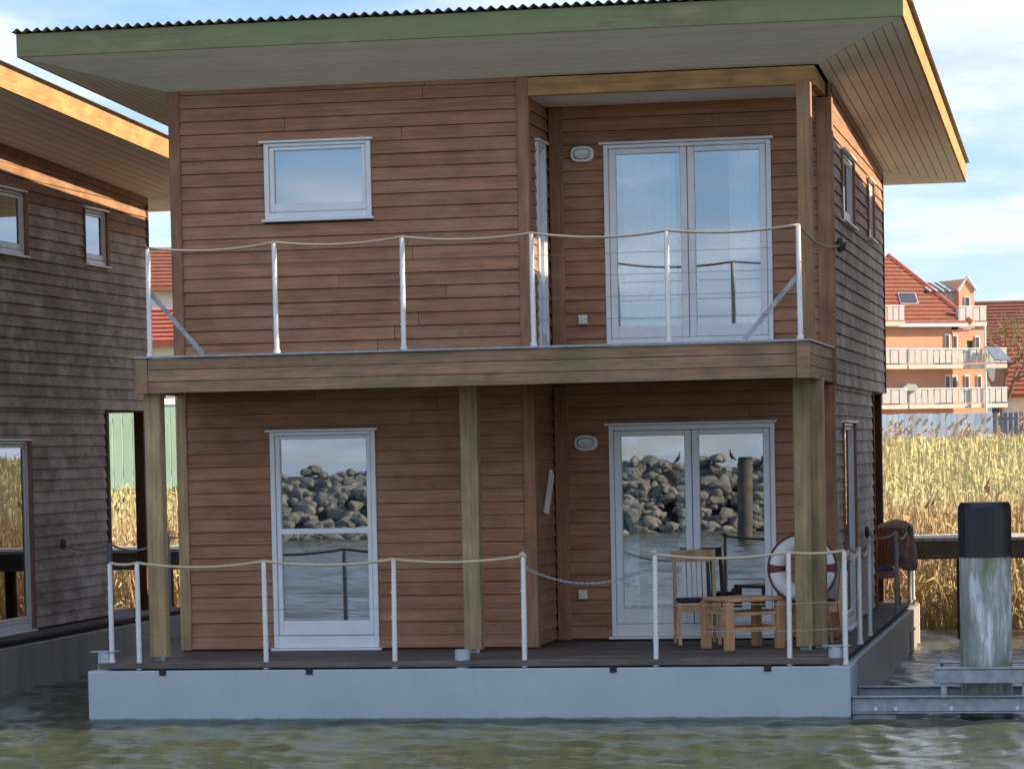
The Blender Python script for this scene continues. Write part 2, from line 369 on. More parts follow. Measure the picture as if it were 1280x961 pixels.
def bank_z(x, y):
    edge = 15.1+0.5*math.sin(x*0.7)+0.35*math.sin(x*1.9+1)
    d = y-edge
    if d < 0: return -0.6
    return min(0.55, -0.25+d*0.35)+min(1.95, max(0, d-3)*0.022)+0.05*math.sin(x*0.9+y*0.4)
def build_bank():
    xs = list(np.arange(-60, 30.1, 0.75)); ys = list(np.arange(14.0, 24, 0.35))+list(np.arange(24, 60, 1.5))+list(np.arange(60, 140, 8))
    xs = [-900, -500, -250, -120]+xs+[60, 150, 400, 900]; ys = ys+[150, 220, 400, 900, 1500]
    vs = [(x, y, bank_z(x, y)) for y in ys for x in xs]; n = len(xs)
    fs = [(j*n+i, j*n+i+1, (j+1)*n+i+1, (j+1)*n+i) for j in range(len(ys)-1) for i in range(n-1)]
    b = MB(); b.quadmesh(vs, fs); tag(b.build('ground', 'bank', smooth=True), kind='structure')
build_bank()

def reeds(name, mat, label, n, xr, ylo, yhi, power, h0, h1, wd, lean, plume=0):
    V = []; F = []; PV = []; PF = []
    for i in range(n):
        y = ylo+(yhi-ylo)*(random.random()**power); x = random.uniform(*xr)
        # widen the stand with distance
        x = x+(x+7)*max(0, (y-16))*0.012
        z = bank_z(x, y)
        if z < -0.35: continue
        h = random.uniform(h0, h1); a = random.uniform(0, 6.283); wdx = wd*random.uniform(.6, 1.3)*(1+max(0, y-16)*.025)
        lx = random.gauss(0, lean)*h; ly = random.gauss(0, lean)*h
        if random.random() < 0.12: lx *= 3.2; h *= 0.6
        cx, cy = math.cos(a)*wdx, math.sin(a)*wdx
        b = len(V)
        V += [(x-cx, y-cy, z-.05), (x+cx, y+cy, z-.05), (x+lx*.4+cx*.8, y+ly*.4+cy*.8, z+h*.58), (x+lx*.4-cx*.8, y+ly*.4-cy*.8, z+h*.58), (x+lx, y+ly, z+h)]
        F += [(b, b+1, b+2, b+3), (b+3, b+2, b+4)]
        if random.random() < 0.5:       # a leaf blade hanging off the stalk
            zz_ = z+h*random.uniform(.3, .75); d = random.uniform(0, 6.28); ll = random.uniform(.25, .5)
            b = len(V); ex, ey = math.cos(d)*ll, math.sin(d)*ll
            V += [(x+lx*.3, y+ly*.3, zz_), (x+lx*.3+ex*.5-ey*.03, y+ly*.3+ey*.5+ex*.03, zz_+.16), (x+lx*.3+ex, y+ly*.3+ey, zz_-random.uniform(-.1, .25)), (x+lx*.3+ex*.5, y+ly*.3+ey*.5, zz_+.12)]
            F += [(b, b+1, b+2, b+3)]
        if random.random() < plume:
            for k in range(5):
                b = len(PV); aa = random.uniform(0, 6.28); r = .035*(1+max(0, y-16)*.02); dz = h-.05+k*.05; lx2 = lx+random.uniform(-.03, .06)+k*.02
                PV += [(x+lx2-math.cos(aa)*r, y+ly-math.sin(aa)*r, z+dz), (x+lx2+math.cos(aa)*r, y+ly+math.sin(aa)*r, z+dz+.03), (x+lx2+.05, y+ly, z+dz+.15)]
                PF += [(b, b+1, b+2)]
    me = bpy.data.meshes.new(name); me.from_pydata(V, [], F); me.materials.append(MATS[mat])
    o = bpy.data.objects.new(name, me); COL.objects.link(o); tag(o, label, 'reeds', kind='stuff')
    if PV:
        me = bpy.data.meshes.new('plumes'); me.from_pydata(PV, [], PF); me.materials.append(MATS['plume'])
        p = bpy.data.objects.new('plumes', me); COL.objects.link(p); p.parent = o; tag(p, kind='stuff')
reeds('reed_bed', 'reed', 'golden dry reeds growing thick along the water behind the jetty', 34000, (-26, 6), 14.6, 24, 1.2, 0.7, 1.4, 0.012, 0.15, 0.006)
reeds('reed_field', 'reed_far', 'pale yellow reeds spreading back towards the blue fence', 46000, (-26, 8), 24, 120, 1.25, 0.25, 0.6, 0.014, 0.13, 0.0)
reeds('tall_reeds', 'plume', 'tall feathery brown reeds standing up in front of the blue fence', 300, (-9.5, 0), 95, 140, 1.0, 0.1, 1.3, 0.005, 0.12, 0.9)

# ------------------------------------------------------------------ houseboats
OH = (-6.54, 5.75, 0.0)                                   # the hull's centre on the water
XL, XR, XC = -10.0, -2.93, -6.05                          # left wall, right wall, recess wall
YW, YR, YL, YU = 1.75, 2.95, 9.0, 10.9                    # front wall, recess wall, lower rear, upper rear
ZD, ZB = 0.63, 3.80                                       # deck, balcony top
PITCH = 0.1425
SL = 0.038
def zo(y): return 7.06-SL*(y-0.7)                         # fascia bottom
def zi(y): return 6.74-SL*(y-1.75)                        # wall top under the soffit
_lap = {}
def lap_mesh(mat):
    if mat not in _lap:
        b = MB(); h = PITCH-0.006
        pts = [(-0.027, 0.0), (-0.008, h), (0.0, h), (0.0, 0.0)]          # (y, z) bottom stands proud
        b.prism(pts, 0.0, 1.0, 0); _lap[mat] = b.mesh('siding_board'); _lap[mat].materials.append(MATS[mat])
    return _lap[mat]
def clip_top(poly, f):
    outp = []
    for i in range(len(poly)):
        p, q = poly[i], poly[(i+1) % len(poly)]
        a, b = f(p[0])-p[1], f(q[0])-q[1]
        if a >= 0: outp.append(p)
        if (a >= 0) != (b >= 0):
            t_ = a/(a-b); outp.append((p[0]+(q[0]-p[0])*t_, p[1]+(q[1]-p[1])*t_))
    return outp
def wall(H, name, x, y, ang, length, z0, z1, openings, mat, top=None, detail=True, zstart=None, u_in=(0, 0)):
    """wall whose local +x runs along it, local -y faces outwards"""
    T = Matrix.Translation(Vector((x-OH[0], y-OH[1], 0))) @ Matrix.Rotation(math.radians(ang), 4, 'Z')
    us = sorted({0.0, length, *[o[0] for o in openings], *[o[1] for o in openings]})
    zs = sorted({z0, z1, *[o[2] for o in openings], *[o[3] for o in openings]}); zs = [z for z in zs if z0 <= z <= z1]
    b = MB()
    for i in range(len(us)-1):
        for j in range(len(zs)-1):
            um, zm = (us[i]+us[i+1])/2, (zs[j]+zs[j+1])/2
            if any(o[0] < um < o[1] and o[2] < zm < o[3] for o in openings): continue
            za, zb = zs[j], zs[j+1]
            if j == len(zs)-2 and top: b.prism([(us[i], za), (us[i+1], za), (us[i+1], top(us[i+1])), (us[i], top(us[i]))], 0.002, 0.10, 1)
            else: b.box(us[i], us[i+1], 0.002, 0.10, za, zb)
    p = b.build(name, 'backing', H); p.matrix_local = T
    joined = MB(); z = zstart if zstart is not None else z0
    h = PITCH-0.006
    while z < z1-0.02:
        zt = z+h
        segs = [(u_in[0], length-u_in[1])]
        for o in openings:
            if o[2] < zt-0.03 and o[3] > z+0.03:
                ns = []
                for s_ in segs:
                    if o[1] <= s_[0] or o[0] >= s_[1]: ns.append(s_)
                    else:
                        if o[0]-s_[0] > 0.03: ns.append((s_[0], o[0]-0.004))
                        if s_[1]-o[1] > 0.03: ns.append((o[1]+0.004, s_[1]))
                segs = ns
        for o in openings:          # short strips that close the course above the head and below the sill
            for (za, zb) in ((o[3]+.032, zt), (z, o[2]-.032)):
                if zb-za > .015 and za >= z and zb <= zt and o[2] < zt-0.03 and o[3] > z+0.03:
                    q = MB(); q.prism([(o[0]-.003, za), (o[1]+.003, za), (o[1]+.003, zb), (o[0]-.003, zb)], -0.018, 0.0, 1)
                    if detail: q.build('siding_board', mat, p)
                    else: joined.quadmesh(q.v, q.f)
        if detail and not top:
            ns = []
            for (ua, ub) in segs:
                if ub-ua > 2.2 and random.random() < .55:
                    c_ = ua+(ub-ua)*random.uniform(.2, .8); ns += [(ua, c_-.0025), (c_+.0025, ub)]
                else: ns.append((ua, ub))
            segs = ns
        for (ua, ub) in segs:
            tz = min(z1, zt)
            need_clip = zt > z1 or (top and (top(ua) < zt or top(ub) < zt))
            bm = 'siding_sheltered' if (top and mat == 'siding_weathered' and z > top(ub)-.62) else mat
            if not detail:
                poly = [(ua, z), (ub, z), (ub, tz), (ua, tz)]
                if top: poly = clip_top(poly, top)
                if len(poly) >= 3: joined.prism(poly, -0.024, 0.0, 1)
                continue
            if need_clip:
                poly = [(ua, z), (ub, z), (ub, tz), (ua, tz)]
                if top: poly = clip_top(poly, top)
                if len(poly) < 3: continue
                bb_ = MB(); bb_.prism(poly, -0.022, 0.0, 1); o_ = bb_.build('siding_board', bm, p)
            else:
                o_ = bpy.data.objects.new('siding_board', lap_mesh(bm)); COL.objects.link(o_); o_.parent = p
                o_.location = (ua, 0, z); o_.scale = (ub-ua, 1, 1)
        z += PITCH
    if not detail and joined.f:
        o_ = joined.build('siding', mat, p)
    return p, T

def window(H, T, u0, u1, z0, z1, name='window', fw=0.095, bottom=0.16, mullion=None, curtain=None, detail=True, double=False, head=True, depth=0.045, topw=0.06, room=1.6, label=None):
    """white frame set into a wall opening; T is the wall's matrix"""
    b = MB()
    y0, y1 = -depth, 0.06
    g = 0.0
    b.cbox(u0, u0+fw*.55, y0, y1, z0, z1, .006); b.cbox(u1-fw*.55, u1, y0, y1, z0, z1, .006)
    b.cbox(u0+fw*.55, u1-fw*.55, y0+.002, y1, z1-topw*.6, z1, .006)
    b.cbox(u0+fw*.55, u1-fw*.55, y0+.002, y1, z0, z0+bottom*.45, .006)
    f = b.build(name, 'white_frame', H); f.matrix_local = T
    if label: f['label'] = label
    spans = [(u0+fw*.55+.004, u1-fw*.55-.004)]
    if double:
        um = (u0+u1)/2; spans = [(spans[0][0], um-.004), (um+.004, spans[0][1])]
    for (a_, b_) in spans:
        lo, hi = z0+bottom*.45+.004, z1-topw*.6-.004
        sw = 0.075 if double else 0.05
        s_ = MB(); ys, ye = y0+.014, y1-.012
        s_.cbox(a_, a_+sw, ys, ye, lo, hi, .008); s_.cbox(b_-sw, b_, ys, ye, lo, hi, .008)
        s_.cbox(a_+sw, b_-sw, ys+.001, ye, hi-sw*.8, hi, .008); s_.cbox(a_+sw, b_-sw, ys+.001, ye, lo, lo+bottom*.55, .008)
        if mullion: s_.cbox(a_+sw, b_-sw, ys+.003, ye, mullion-.03, mullion+.03, .006)
        s_.build('sash', 'white_frame', f)
        q = MB(); q.box(a_+sw-.01, b_-sw+.01, 0.012, 0.024, lo+bottom*.5, hi-sw*.7); q.build('pane', 'glass', f)
    if head:
        q = MB(); q.cbox(u0-.045, u1+.03, -.075, 0.0, z1+.004, z1+.03, .004); q.build('drip_trim', 'white_frame', f)
        q = MB(); q.cbox(u0-.03, u1+.03, -.085, -.002, z0-.028, z0-.003, .004); q.build('sill', 'white_frame', f)
    # the room behind
    r = MB(); d0 = 0.10; e_ = .25
    x0, x1, a0, a1 = u0-e_, u1+e_, z0-.02, z1+.06
    vs = [(x0, d0, a0), (x1, d0, a0), (x1, d0, a1), (x0, d0, a1), (x0, room, a0), (x1, room, a0), (x1, room, a1), (x0, room, a1)]
    r.quadmesh(vs, [(4, 5, 6, 7), (0, 1, 5, 4), (3, 2, 6, 7), (0, 4, 7, 3), (1, 5, 6, 2)]); r.build('interior', 'room', f)
    for (kind, ca, cb_, mt) in (curtain or []):
        c = MB(); ua, ub = u0+(u1-u0)*ca, u0+(u1-u0)*cb_
        n = max(8, int((ub-ua)/.02)) if kind == 'folds' else 2
        vs = []
        ph = random.uniform(0, 6)
        for i in range(n+1):
            u = ua+(ub-ua)*i/n; yy = 0.14+(0.028*math.sin(u*46+ph)+.012*math.sin(u*21) if kind == 'folds' else 0)
            vs += [(u, yy, z0+.05), (u, yy, z1-.02)]
        c.quadmesh(vs, [(2*i, 2*i+2, 2*i+3, 2*i+1) for i in range(n)]); c.build('curtain' if kind == 'folds' else 'blind', mt, f, smooth=True)
    return f

def houseboat(dx, label, group, front=True, side=True):
    """front / side: which walls carry their boards one by one"""
    H = empty('houseboat', (OH[0]+dx, OH[1], OH[2]), label, 'houseboat', group)
    def part(name, mat, fn, parent=H, smooth=False):
        b = MB(); fn(b); return b.build(name, mat, parent, off=OH if parent is H else None, smooth=smooth)
    # --- pontoon
    h = part('hull', 'hull_paint', lambda b: (b.cbox(-10.52, -2.545, 0.0, 0.9, -0.55, 0.545, .012), b.box(-10.5, -2.565, 0.9, 11.5, -0.55, 0.54)))
    part('hull_side_plate', 'hull_side', lambda b: b.cbox(-2.565, -2.55, 0.012, 11.5, -.55, .543, .004))
    part('corner_plate', 'white_frame', lambda b: b.cbox(-2.60, -2.535, 11.46, 11.53, -.4, .56, .006))
    part('side_bracket', 'hull_side', lambda b: (b.box(-2.549, -2.53, 9.6, 11.4, .27, .30), b.box(-2.549, -2.53, 9.6, 9.65, -.2, .27)))
    part('hull_lining', 'black_rubber', lambda b: b.box(-10.42, -2.66, 0.10, 11.45, .535, .575))
    # --- deck
    dk = part('deck', 'backing', lambda b: b.box(-10.36, -2.62, 0.06, 11.42, 0.56, 0.60))
    if front:
        y = 0.03; i = 0
        while y < 3.1:
            b = MB(); b.cbox(-10.40-OH[0], -2.60-OH[0], y-OH[1], y+.138-OH[1], .602, ZD, .006); b.build('plank', 'deck_plank', dk); y += .144
        yy = y
        while yy < 11.4:
            b = MB(); b.cbox(-3.0-OH[0], -2.60-OH[0], yy-OH[1], yy+.138-OH[1], .602, ZD, .006); b.build('plank', 'deck_plank', dk); yy += .144
        b = MB(); b.box(-10.40-OH[0], -3.0-OH[0], y-OH[1], 11.4-OH[1], .602, ZD-.002); b.build('rear_boards', 'deck_plank', dk)
        part('edge_board', 'deck_plank', lambda b: b.cbox(-10.40, -2.62, 0.005, 0.026, .565, ZD-.003, .004))
        for x in (-9.70, -8.12, -4.94, -3.37):
            part('scupper', 'black_rubber', lambda b: b.box(x-.035, x+.035, -.012, 0.03, .497, .565))
    else:
        b = MB(); b.box(-10.40-OH[0], -2.60-OH[0], 0.03-OH[1], 11.4-OH[1], .602, ZD); b.build('boards', 'deck_plank', dk)
    # --- walls
    topf = lambda u: zi(YW)-0.0
    F = front
    w2 = (XL-XL+1.05, XL-XL+2.24, 5.32, 6.14)
    fw1 = (-8.95-XL, -7.76-XL, 5.32, 6.14); fw2 = (-8.96-XL, -7.78-XL, .66, 3.01)
    pU, TU = wall(H, 'front_wall_upper', XL, YW, 0, XC-XL, 3.5, zi(YW)+.02, [fw1], 'siding', detail=F, zstart=3.85, u_in=(.10, .09))
    pL, TL = wall(H, 'front_wall_lower', XL, YW, 0, XC-XL, ZD, 3.5, [fw2], 'siding', detail=F, zstart=.655, u_in=(.10, .09))
    window(H, TU, *fw1, curtain=[('flat', 0.03, .97, 'blind')], label='small upper window with its blind down')
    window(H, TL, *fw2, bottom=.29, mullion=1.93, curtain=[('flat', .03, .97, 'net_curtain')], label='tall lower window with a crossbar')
    dU = (-5.41-XC, -3.56-XC, 3.86, 6.10); dL = (-5.41-XC, -3.57-XC, .68, 3.01)
    pRU, TRU = wall(H, 'recess_wall_upper', XC, YR, 0, XR-XC, 3.5, 6.66, [dU], 'siding', detail=F, zstart=3.84, u_in=(.18, .13))
    pRL, TRL = wall(H, 'recess_wall_lower', XC, YR, 0, XR-XC, ZD, 3.5, [dL], 'siding', detail=F, zstart=.66, u_in=(.18, .13))
    window(H, TRU, *dU, name='balcony_door', double=True, bottom=.24, topw=.07, curtain=[('folds', .03, .42, 'curtain'), ('folds', .74, .97, 'curtain')], room=2.6)
    window(H, TRL, *dL, name='terrace_door', double=True, bottom=.30, topw=.09, curtain=[('folds', .03, .16, 'curtain'), ('folds', .40, .47, 'curtain')], room=2.6)
    # recess side wall, facing right
    rw = (0.42, 0.92, 3.88, 6.10)
    pSU, TSU = wall(H, 'recess_side_upper', XC, YW, 90, YR-YW, 3.5, 6.64, [rw], 'siding', detail=F, zstart=3.84, u_in=(.03, .03))
    pSL, TSL = wall(H, 'recess_side_lower', XC, YW, 90, YR-YW, ZD, 3.5, [], 'siding', detail=F, zstart=.66, u_in=(.03, .03))
    window(H, TSU, *rw, bottom=.16, room=.9, label='narrow window in the side of the balcony recess')
    # right wall
    s1 = (4.3-YR, 5.85-YR, 5.30, 6.08); s2 = (8.15-YR, 9.05-YR, 5.34, 6.06); s3 = (4.3-YR, 5.85-YR, .66, 3.0)
    topR = lambda u: zi(YR+u)
    mt = 'siding_weathered' if front else 'siding_sheltered'
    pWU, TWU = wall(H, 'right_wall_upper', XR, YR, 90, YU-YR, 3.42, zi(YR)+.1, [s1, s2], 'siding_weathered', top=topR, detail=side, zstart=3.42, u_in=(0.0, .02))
    pWL, TWL = wall(H, 'right_wall_lower', XR-.03, YR, 90, YL-YR, ZD, 3.42, [s3], 'siding_weathered', detail=side, zstart=.66, u_in=(0.02, .02))
    for nm, TT, s_, kw in (('window', TWU, s1, dict(bottom=.14)), ('window', TWU, s2, dict(bottom=.14)), ('window', TWL, s3, dict(bottom=.16))):
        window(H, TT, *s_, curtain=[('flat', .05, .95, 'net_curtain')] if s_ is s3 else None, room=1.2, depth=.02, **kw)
        q = MB(); zt = s_[3]; q.box(s_[1]-.02, s_[1]+.07, -.05, 0.0, s_[2]+.0, zt); r = q.build('window_trim', 'corner_board', H); r.matrix_local = TT
        q = MB(); q.box(s_[0]-.03, s_[0]-.002, -.045, 0, s_[2], zt); r = q.build('window_trim', 'corner_board', H); r.matrix_local = TT
    # rear and left walls (hidden sides), floor and ceiling of the upper storey
    wall(H, 'left_wall_upper', XL, YU, -90, YU-YW, 3.42, zi(YW)+.1, [], 'siding_sheltered', top=lambda u: zi(YU-u), detail=False, zstart=3.42)
    wall(H, 'left_wall_lower', XL, YL, -90, YL-YW, ZD, 3.42, [], 'siding_sheltered', detail=False, zstart=.66)
    wall(H, 'rear_wall_upper', XR, YU, 180, XR-XL, 3.42, zi(YU), [], 'siding_sheltered', detail=False, zstart=3.42)
    wall(H, 'rear_wall_lower', XR, YL, 180, XR-XL, ZD, 3.42, [], 'siding_sheltered', detail=False, zstart=.66)
    part('upper_floor', 'backing', lambda b: b.box(XL+.05, XR-.05, YR+.11, YU-.05, 3.46, 3.52))
    part('recess_ceiling', 'soffit_board', lambda b: b.box(XC, -3.045, YW+.055, YR, 6.542, 6.60))
    part('rear_underside', 'backing', lambda b: b.box(XL+.02, XR-.02, YL+.11, YU-.02, 3.40, 3.455))
    # --- corner boards
    def cb_(x0, x1, y0, y1, z0, z1, mat='corner_board', nm='corner_board'):
        return part(nm, mat, lambda b: b.cbox(x0, x1, y0, y1, z0, z1, .006))
    cb_(-10.02, -9.895, YW-.04, YW+.11, 3.5, zi(YW)); cb_(-10.02, -9.90, YW-.04, YW+.11, ZD+.012, 3.468, 'weathered_post')
    cb_(-6.15, -6.018, YW-.042, YW+.10, 3.5, zi(YW)); cb_(-6.15, -6.018, YW-.042, YW+.10, ZD+.012, 3.468)
    cb_(-6.02, -5.865, YR-.035, YR-.001, 3.5, 6.53); cb_(-6.02, -5.865, YR-.035, YR-.001, ZD+.012, 3.468)
    cb_(-3.06, -2.885, YR-.04, YR+.10, 3.42, 6.53); cb_(-3.06, -2.905, YR-.04, YR+.10, ZD+.012, 3.41)
    cb_(XR-.03, XR+.035, YU-.06, YU+.02, 3.42, zi(YU)-.0, 'dark_post'); cb_(XR-.07, XR+.005, YL-.06, YL+.03, ZD+.012, 3.40, 'dark_post')
    cb_(XR-.16, XR-.02, YU-.30, YU-.14, ZD+.002, 3.41, 'dark_post', 'rear_column')
    cb_(XL+.02, XL+.16, YU-.30, YU-.14, ZD+.002, 3.41, 'dark_post', 'rear_column')
    # --- frieze under the right soffit
    part('frieze_board', 'corner_board', lambda b: b.prism([(YR+.1, zi(YR+.1)-.09), (YU, zi(YU)-.09), (YU, zi(YU)), (YR+.1, zi(YR+.1))], XR+.027, XR+.040, 0))
    # --- columns and beams
    def col(x0, x1, y0, y1, z0, z1, mat):
        c = cb_(x0, x1, y0, y1, z0+.03, z1, mat, 'column'); xm, ym = (x0+x1)/2-OH[0], (y0+y1)/2-OH[1]
        b = MB(); b.box(xm-.05, xm+.05, ym-.05, ym+.05, z0, z0+.04); b.tube([(xm+.06, ym-.1, z0), (xm+.06, ym-.1, z0+.05)], .018, 8); b.build('column_shoe', 'galvanised', c)
    col(-9.93, -9.755, .31, .48, ZD, 3.46, 'weathered_post'); col(-6.72, -6.535, 1.15, 1.33, ZD, 3.46, 'weathered_post')
    col(-3.20, -3.025, 1.22, 1.40, ZD, 3.46, 'weathered_post'); col(-3.05, -2.90, 1.44, 1.60, ZD, 3.46, 'weathered_post')
    cb_(-3.13, -2.98, 1.44, 1.60, ZB-.1, 6.535, 'upper_post', 'column')
    cb_(-6.016, -2.955, YW-.055, YW+.05, 6.535, zi(YW)-.012, 'golden_wood', 'beam')
    part('beam', 'golden_wood', lambda b: b.prism([(YW+.052, 6.54), (YR-.042, 6.54), (YR-.042, zi(YR)-.01), (YW+.052, zi(YW)-.012)], -3.04, -2.957, 0))
    # --- balcony
    part('balcony_floor', 'deck_plank', lambda b: b.box(XL+.03, XR-.03, .18, YR-.045, 3.47, 3.795))
    bal = part('balcony_cap', 'galvanised', lambda b: (b.box(-9.96, -2.90, .105, .25, ZB+.002, ZB+.022), b.box(-2.99, -2.895, .251, YR-.05, ZB+.002, ZB+.02)))
    for k in range(3):
        z0 = 3.435+k*.122
        part('balcony_board', 'balcony_board', lambda b: b.cbox(-9.825, -3.045, .145-(.006 if k < 2 else 0), .178, z0, z0+.117, .004))
        part('balcony_board', 'balcony_board', lambda b: b.cbox(-2.945, -2.917, .20, YR-.05, z0, z0+.117, .004))
        if k == 0: part('balcony_side', 'balcony_board', lambda b: b.box(XL+.005, XL+.03, .2, YW-.05, 3.435, 3.795))
    cb_(-9.955, -9.828, .128, .178, 3.43, ZB, 'balcony_board', 'balcony_end_board'); cb_(-3.042, -2.91, .128, .198, 3.43, ZB, 'balcony_board', 'balcony_end_board')
    # --- roof
    X0, X1, Y0, Y1 = -11.37, -1.96, .70, 14.78
    part('front_fascia', 'mossy_fascia', lambda b: b.cbox(X0, X1, Y0, Y0+.03, zo(Y0), zo(Y0)+.245, .004))
    def ffs(b, xa, xb):
        b.prism([(Y0+.032, zo(Y0+.032)-.0), (Y1, zo(Y1)), (Y1, zo(Y1)+.245), (Y0+.032, zo(Y0)+.243)], xa, xb, 0)
    part('right_fascia', 'golden_wood', lambda b: ffs(b, X1-.03, X1)); part('left_fascia', 'golden_wood', lambda b: ffs(b, X0, X0+.03))
    part('rear_fascia', 'golden_wood', lambda b: b.box(X0+.03, X1-.03, Y1-.03, Y1-.001, zo(Y1), zo(Y1)+.24))
    def sheet(b):
        n = 84*8; xs = np.linspace(X0-.05, X1+.05, n+1); vs = []
        for d in (0, .007):
            for (y, z) in ((Y0-.05, zo(Y0)+.274), (Y1+.05, zo(Y1)+.268)):
                for x in xs: vs.append((x, y, z+d+.018*math.sin((x-X0)/.112*2*math.pi)))
        m_ = n+1; fs = []
        for i in range(n):
            fs += [(i, i+1, m_+i+1, m_+i), (2*m_+i, 3*m_+i, 3*m_+i+1, 2*m_+i+1), (i, 2*m_+i, 2*m_+i+1, i+1)]
        b.quadmesh(vs, fs)
    rf = part('roof_sheet', 'roof_sheet', sheet)
    part('roof_deck', 'backing', lambda b: b.prism([(Y0+.04, zo(Y0)+.20), (Y1-.04, zo(Y1)+.20), (Y1-.04, zo(Y1)+.236), (Y0+.04, zo(Y0)+.236)], X0+.04, X1-.04, 0))
    # soffit: mitred boards between the fascia and the wall top
    O = [(X0+.03, Y0+.032), (X1-.03, Y0+.032), (X1-.03, Y1-.03), (X0+.03, Y1-.03)]
    I = [(XL, YW), (XR, YW), (XR, YU), (XL, YU)]
    sf = part('soffit', 'soffit_groove', lambda b: b.quadmesh([(*o, zo(o[1])+.03) for o in O]+[(*i, zi(i[1])+.03) for i in I], [(0, 1, 5, 4), (1, 2, 6, 5), (2, 3, 7, 6), (3, 0, 4, 7)]))
    for sidx in range(4):
        a, b2 = sidx, (sidx+1) % 4; nb = 9 if sidx in (0, 1, 3) else 1
        for k in range(nb):
            t0, t1 = k/nb, (k+1)/nb-(.09/nb if nb > 1 else 0)
            def P3(i, t_): 
                x = O[i][0]*(1-t_)+I[i][0]*t_; y = O[i][1]*(1-t_)+I[i][1]*t_; z = zo(O[i][1])*(1-t_)+zi(I[i][1])*t_
                return Vector((x, y, z))
            q = [P3(a, t0), P3(b2, t0), P3(b2, t1), P3(a, t1)]
            e1 = (q[1]-q[0]).normalized()*.008; q = [q[0]+e1, q[1]-e1, q[2]-e1, q[3]+e1]
            b = MB(); b.quadmesh([p-Vector(OH) for p in q]+[p-Vector(OH)+Vector((0, 0, .014)) for p in q], [(0, 1, 2, 3), (4, 5, 6, 7), (0, 1, 5, 4), (1, 2, 6, 5), (2, 3, 7, 6), (3, 0, 4, 7)])
            b.build('soffit_board', 'soffit_board', sf)
    # --- railings
    def post(x, y, z0, z1, mat='steel', lean=0.0):
        def f(b):
            b.tube([(x, y, z0), (x+lean*.5, y, (z0+z1)/2), (x+lean, y, z1)], [.027, .027, .025], 10)
            b.tube([(x, y, z0), (x, y, z0+.035)], .036, 10)
            for zz_ in (z0+.26, z0+.52, z0+.78): b.tube([(x-.03, y-.012, zz_), (x+.03, y-.012, zz_)], .007, 6)
        return part('railing_post', mat, f, smooth=False)
    up = [(-9.80, 4.94), (-8.43, 4.955), (-7.08, 4.965), (-5.72, 4.96), (-4.33, 4.94), (-3.0, 4.955)]
    for x, z in up: post(x, .16, ZB+.02, z, lean=random.uniform(-.008, .008))
    def rope(pts, sg, mat, r=.0135):
        path = []
        for i in range(len(pts)-1): path += sag(pts[i], pts[i+1], sg if not isinstance(sg, list) else sg[i])[(1 if i else 0):]
        part('rope', mat, lambda b: b.tube(path, r, 7), smooth=True)
    rope([(x, .16, z+.01) for x, z in up]+[(-2.86, 3.38, 4.95)], [.055, .05, .045, .055, .045, .10], 'old_rope')
    part('rope_knot', 'plant', lambda b: (b.torus((-2.86, 3.38, 4.95), .055, .03, 14, 8, axis=0), b.tube([(-2.9, 3.38, 4.95), (-2.80, 3.38, 4.93)], [.03, .05], 8)), smooth=True)
    for zz_ in (4.08, 4.30, 4.52, 4.74): part('wire', 'wire', lambda b: b.tube([(-9.8, .148, zz_), (-3.0, .148, zz_)], .0025, 5))
    def brace(p, q):
        def f(b):
            p_, q_ = Vector(p), Vector(q); d = (q_-p_).normalized(); n_ = Vector((d.z, 0, -d.x))*.024
            vs = [p_+n_, q_+n_, q_-n_, p_-n_]; vs = vs+[v+Vector((0, .012, 0)) for v in vs]
            b.quadmesh(vs, [(0, 1, 2, 3), (7, 6, 5, 4), (0, 4, 5, 1), (1, 5, 6, 2), (2, 6, 7, 3), (3, 7, 4, 0)])
        part('brace', 'galvanised', f)
    brace((-9.78, .185, 4.47), (-9.23, .185, 3.83)); brace((-3.01, .185, 4.47), (-3.57, .185, 3.83))
    lo = [(-9.965, 1.665), (-8.59, 1.665), (-7.22, 1.665), (-5.86, 1.68), (-4.505, 1.68), (-3.15, 1.68), (-2.59, 1.69)]
    for i, (x, z) in enumerate(lo): post(x, .045, .555, z, lean=random.uniform(-.008, .008))
    post(-10.27, .07, ZD, 1.665)
    rope([(-10.27, .07, 1.675)]+[(x, .045, z+.008) for x, z in lo[:4]], [.02, .055, .05, .045], 'rope', .015)
    rope([(x, .045, z+.008) for x, z in lo[4:]]+[(-2.6, 2.05, 1.66), (-2.6, 3.45, 1.65), (-2.88, 4.1, 1.60)], [.05, .02, .12, .12, .08], 'rope', .015)
    for (x, z) in (lo[3], lo[4]): part('rope_end', 'rope', lambda b: b.tube([(x-.03, .045, z+.015), (x, .045, z+.03), (x+.035, .045, z-.01)], [.02, .032, .015], 8), smooth=True)
    for zz_ in (.90, 1.17): 
        part('wire', 'wire', lambda b: b.tube([(-9.965, .033, zz_), (-5.86, .033, zz_)], .0025, 5)); part('wire', 'old_rope', lambda b: b.tube([(-4.505, .033, zz_), (-3.15, .033, zz_), (-2.59, .04, zz_+.02)], .0045, 5))
    for (y, z) in ((2.05, 1.655), (3.45, 1.65), (7.9, 1.64), (10.5, 1.66), (11.2, 1.64)): post(-2.60, y, ZD, z, 'steel' if y < 5 or y > 11 else 'galvanised')
    rope([(-2.88, 6.9, 1.68), (-2.6, 7.9, 1.65), (-2.6, 10.5, 1.67), (-2.6, 11.2, 1.65)], [.08, .14, .03], 'old_rope')
    part('rope_knot', 'plant', lambda b: b.torus((-2.88, 6.9, 1.68), .045, .025, 12, 8, axis=0), smooth=True)
    for y in (2.2, 4.4): post(-10.40, y, ZD, 1.66)
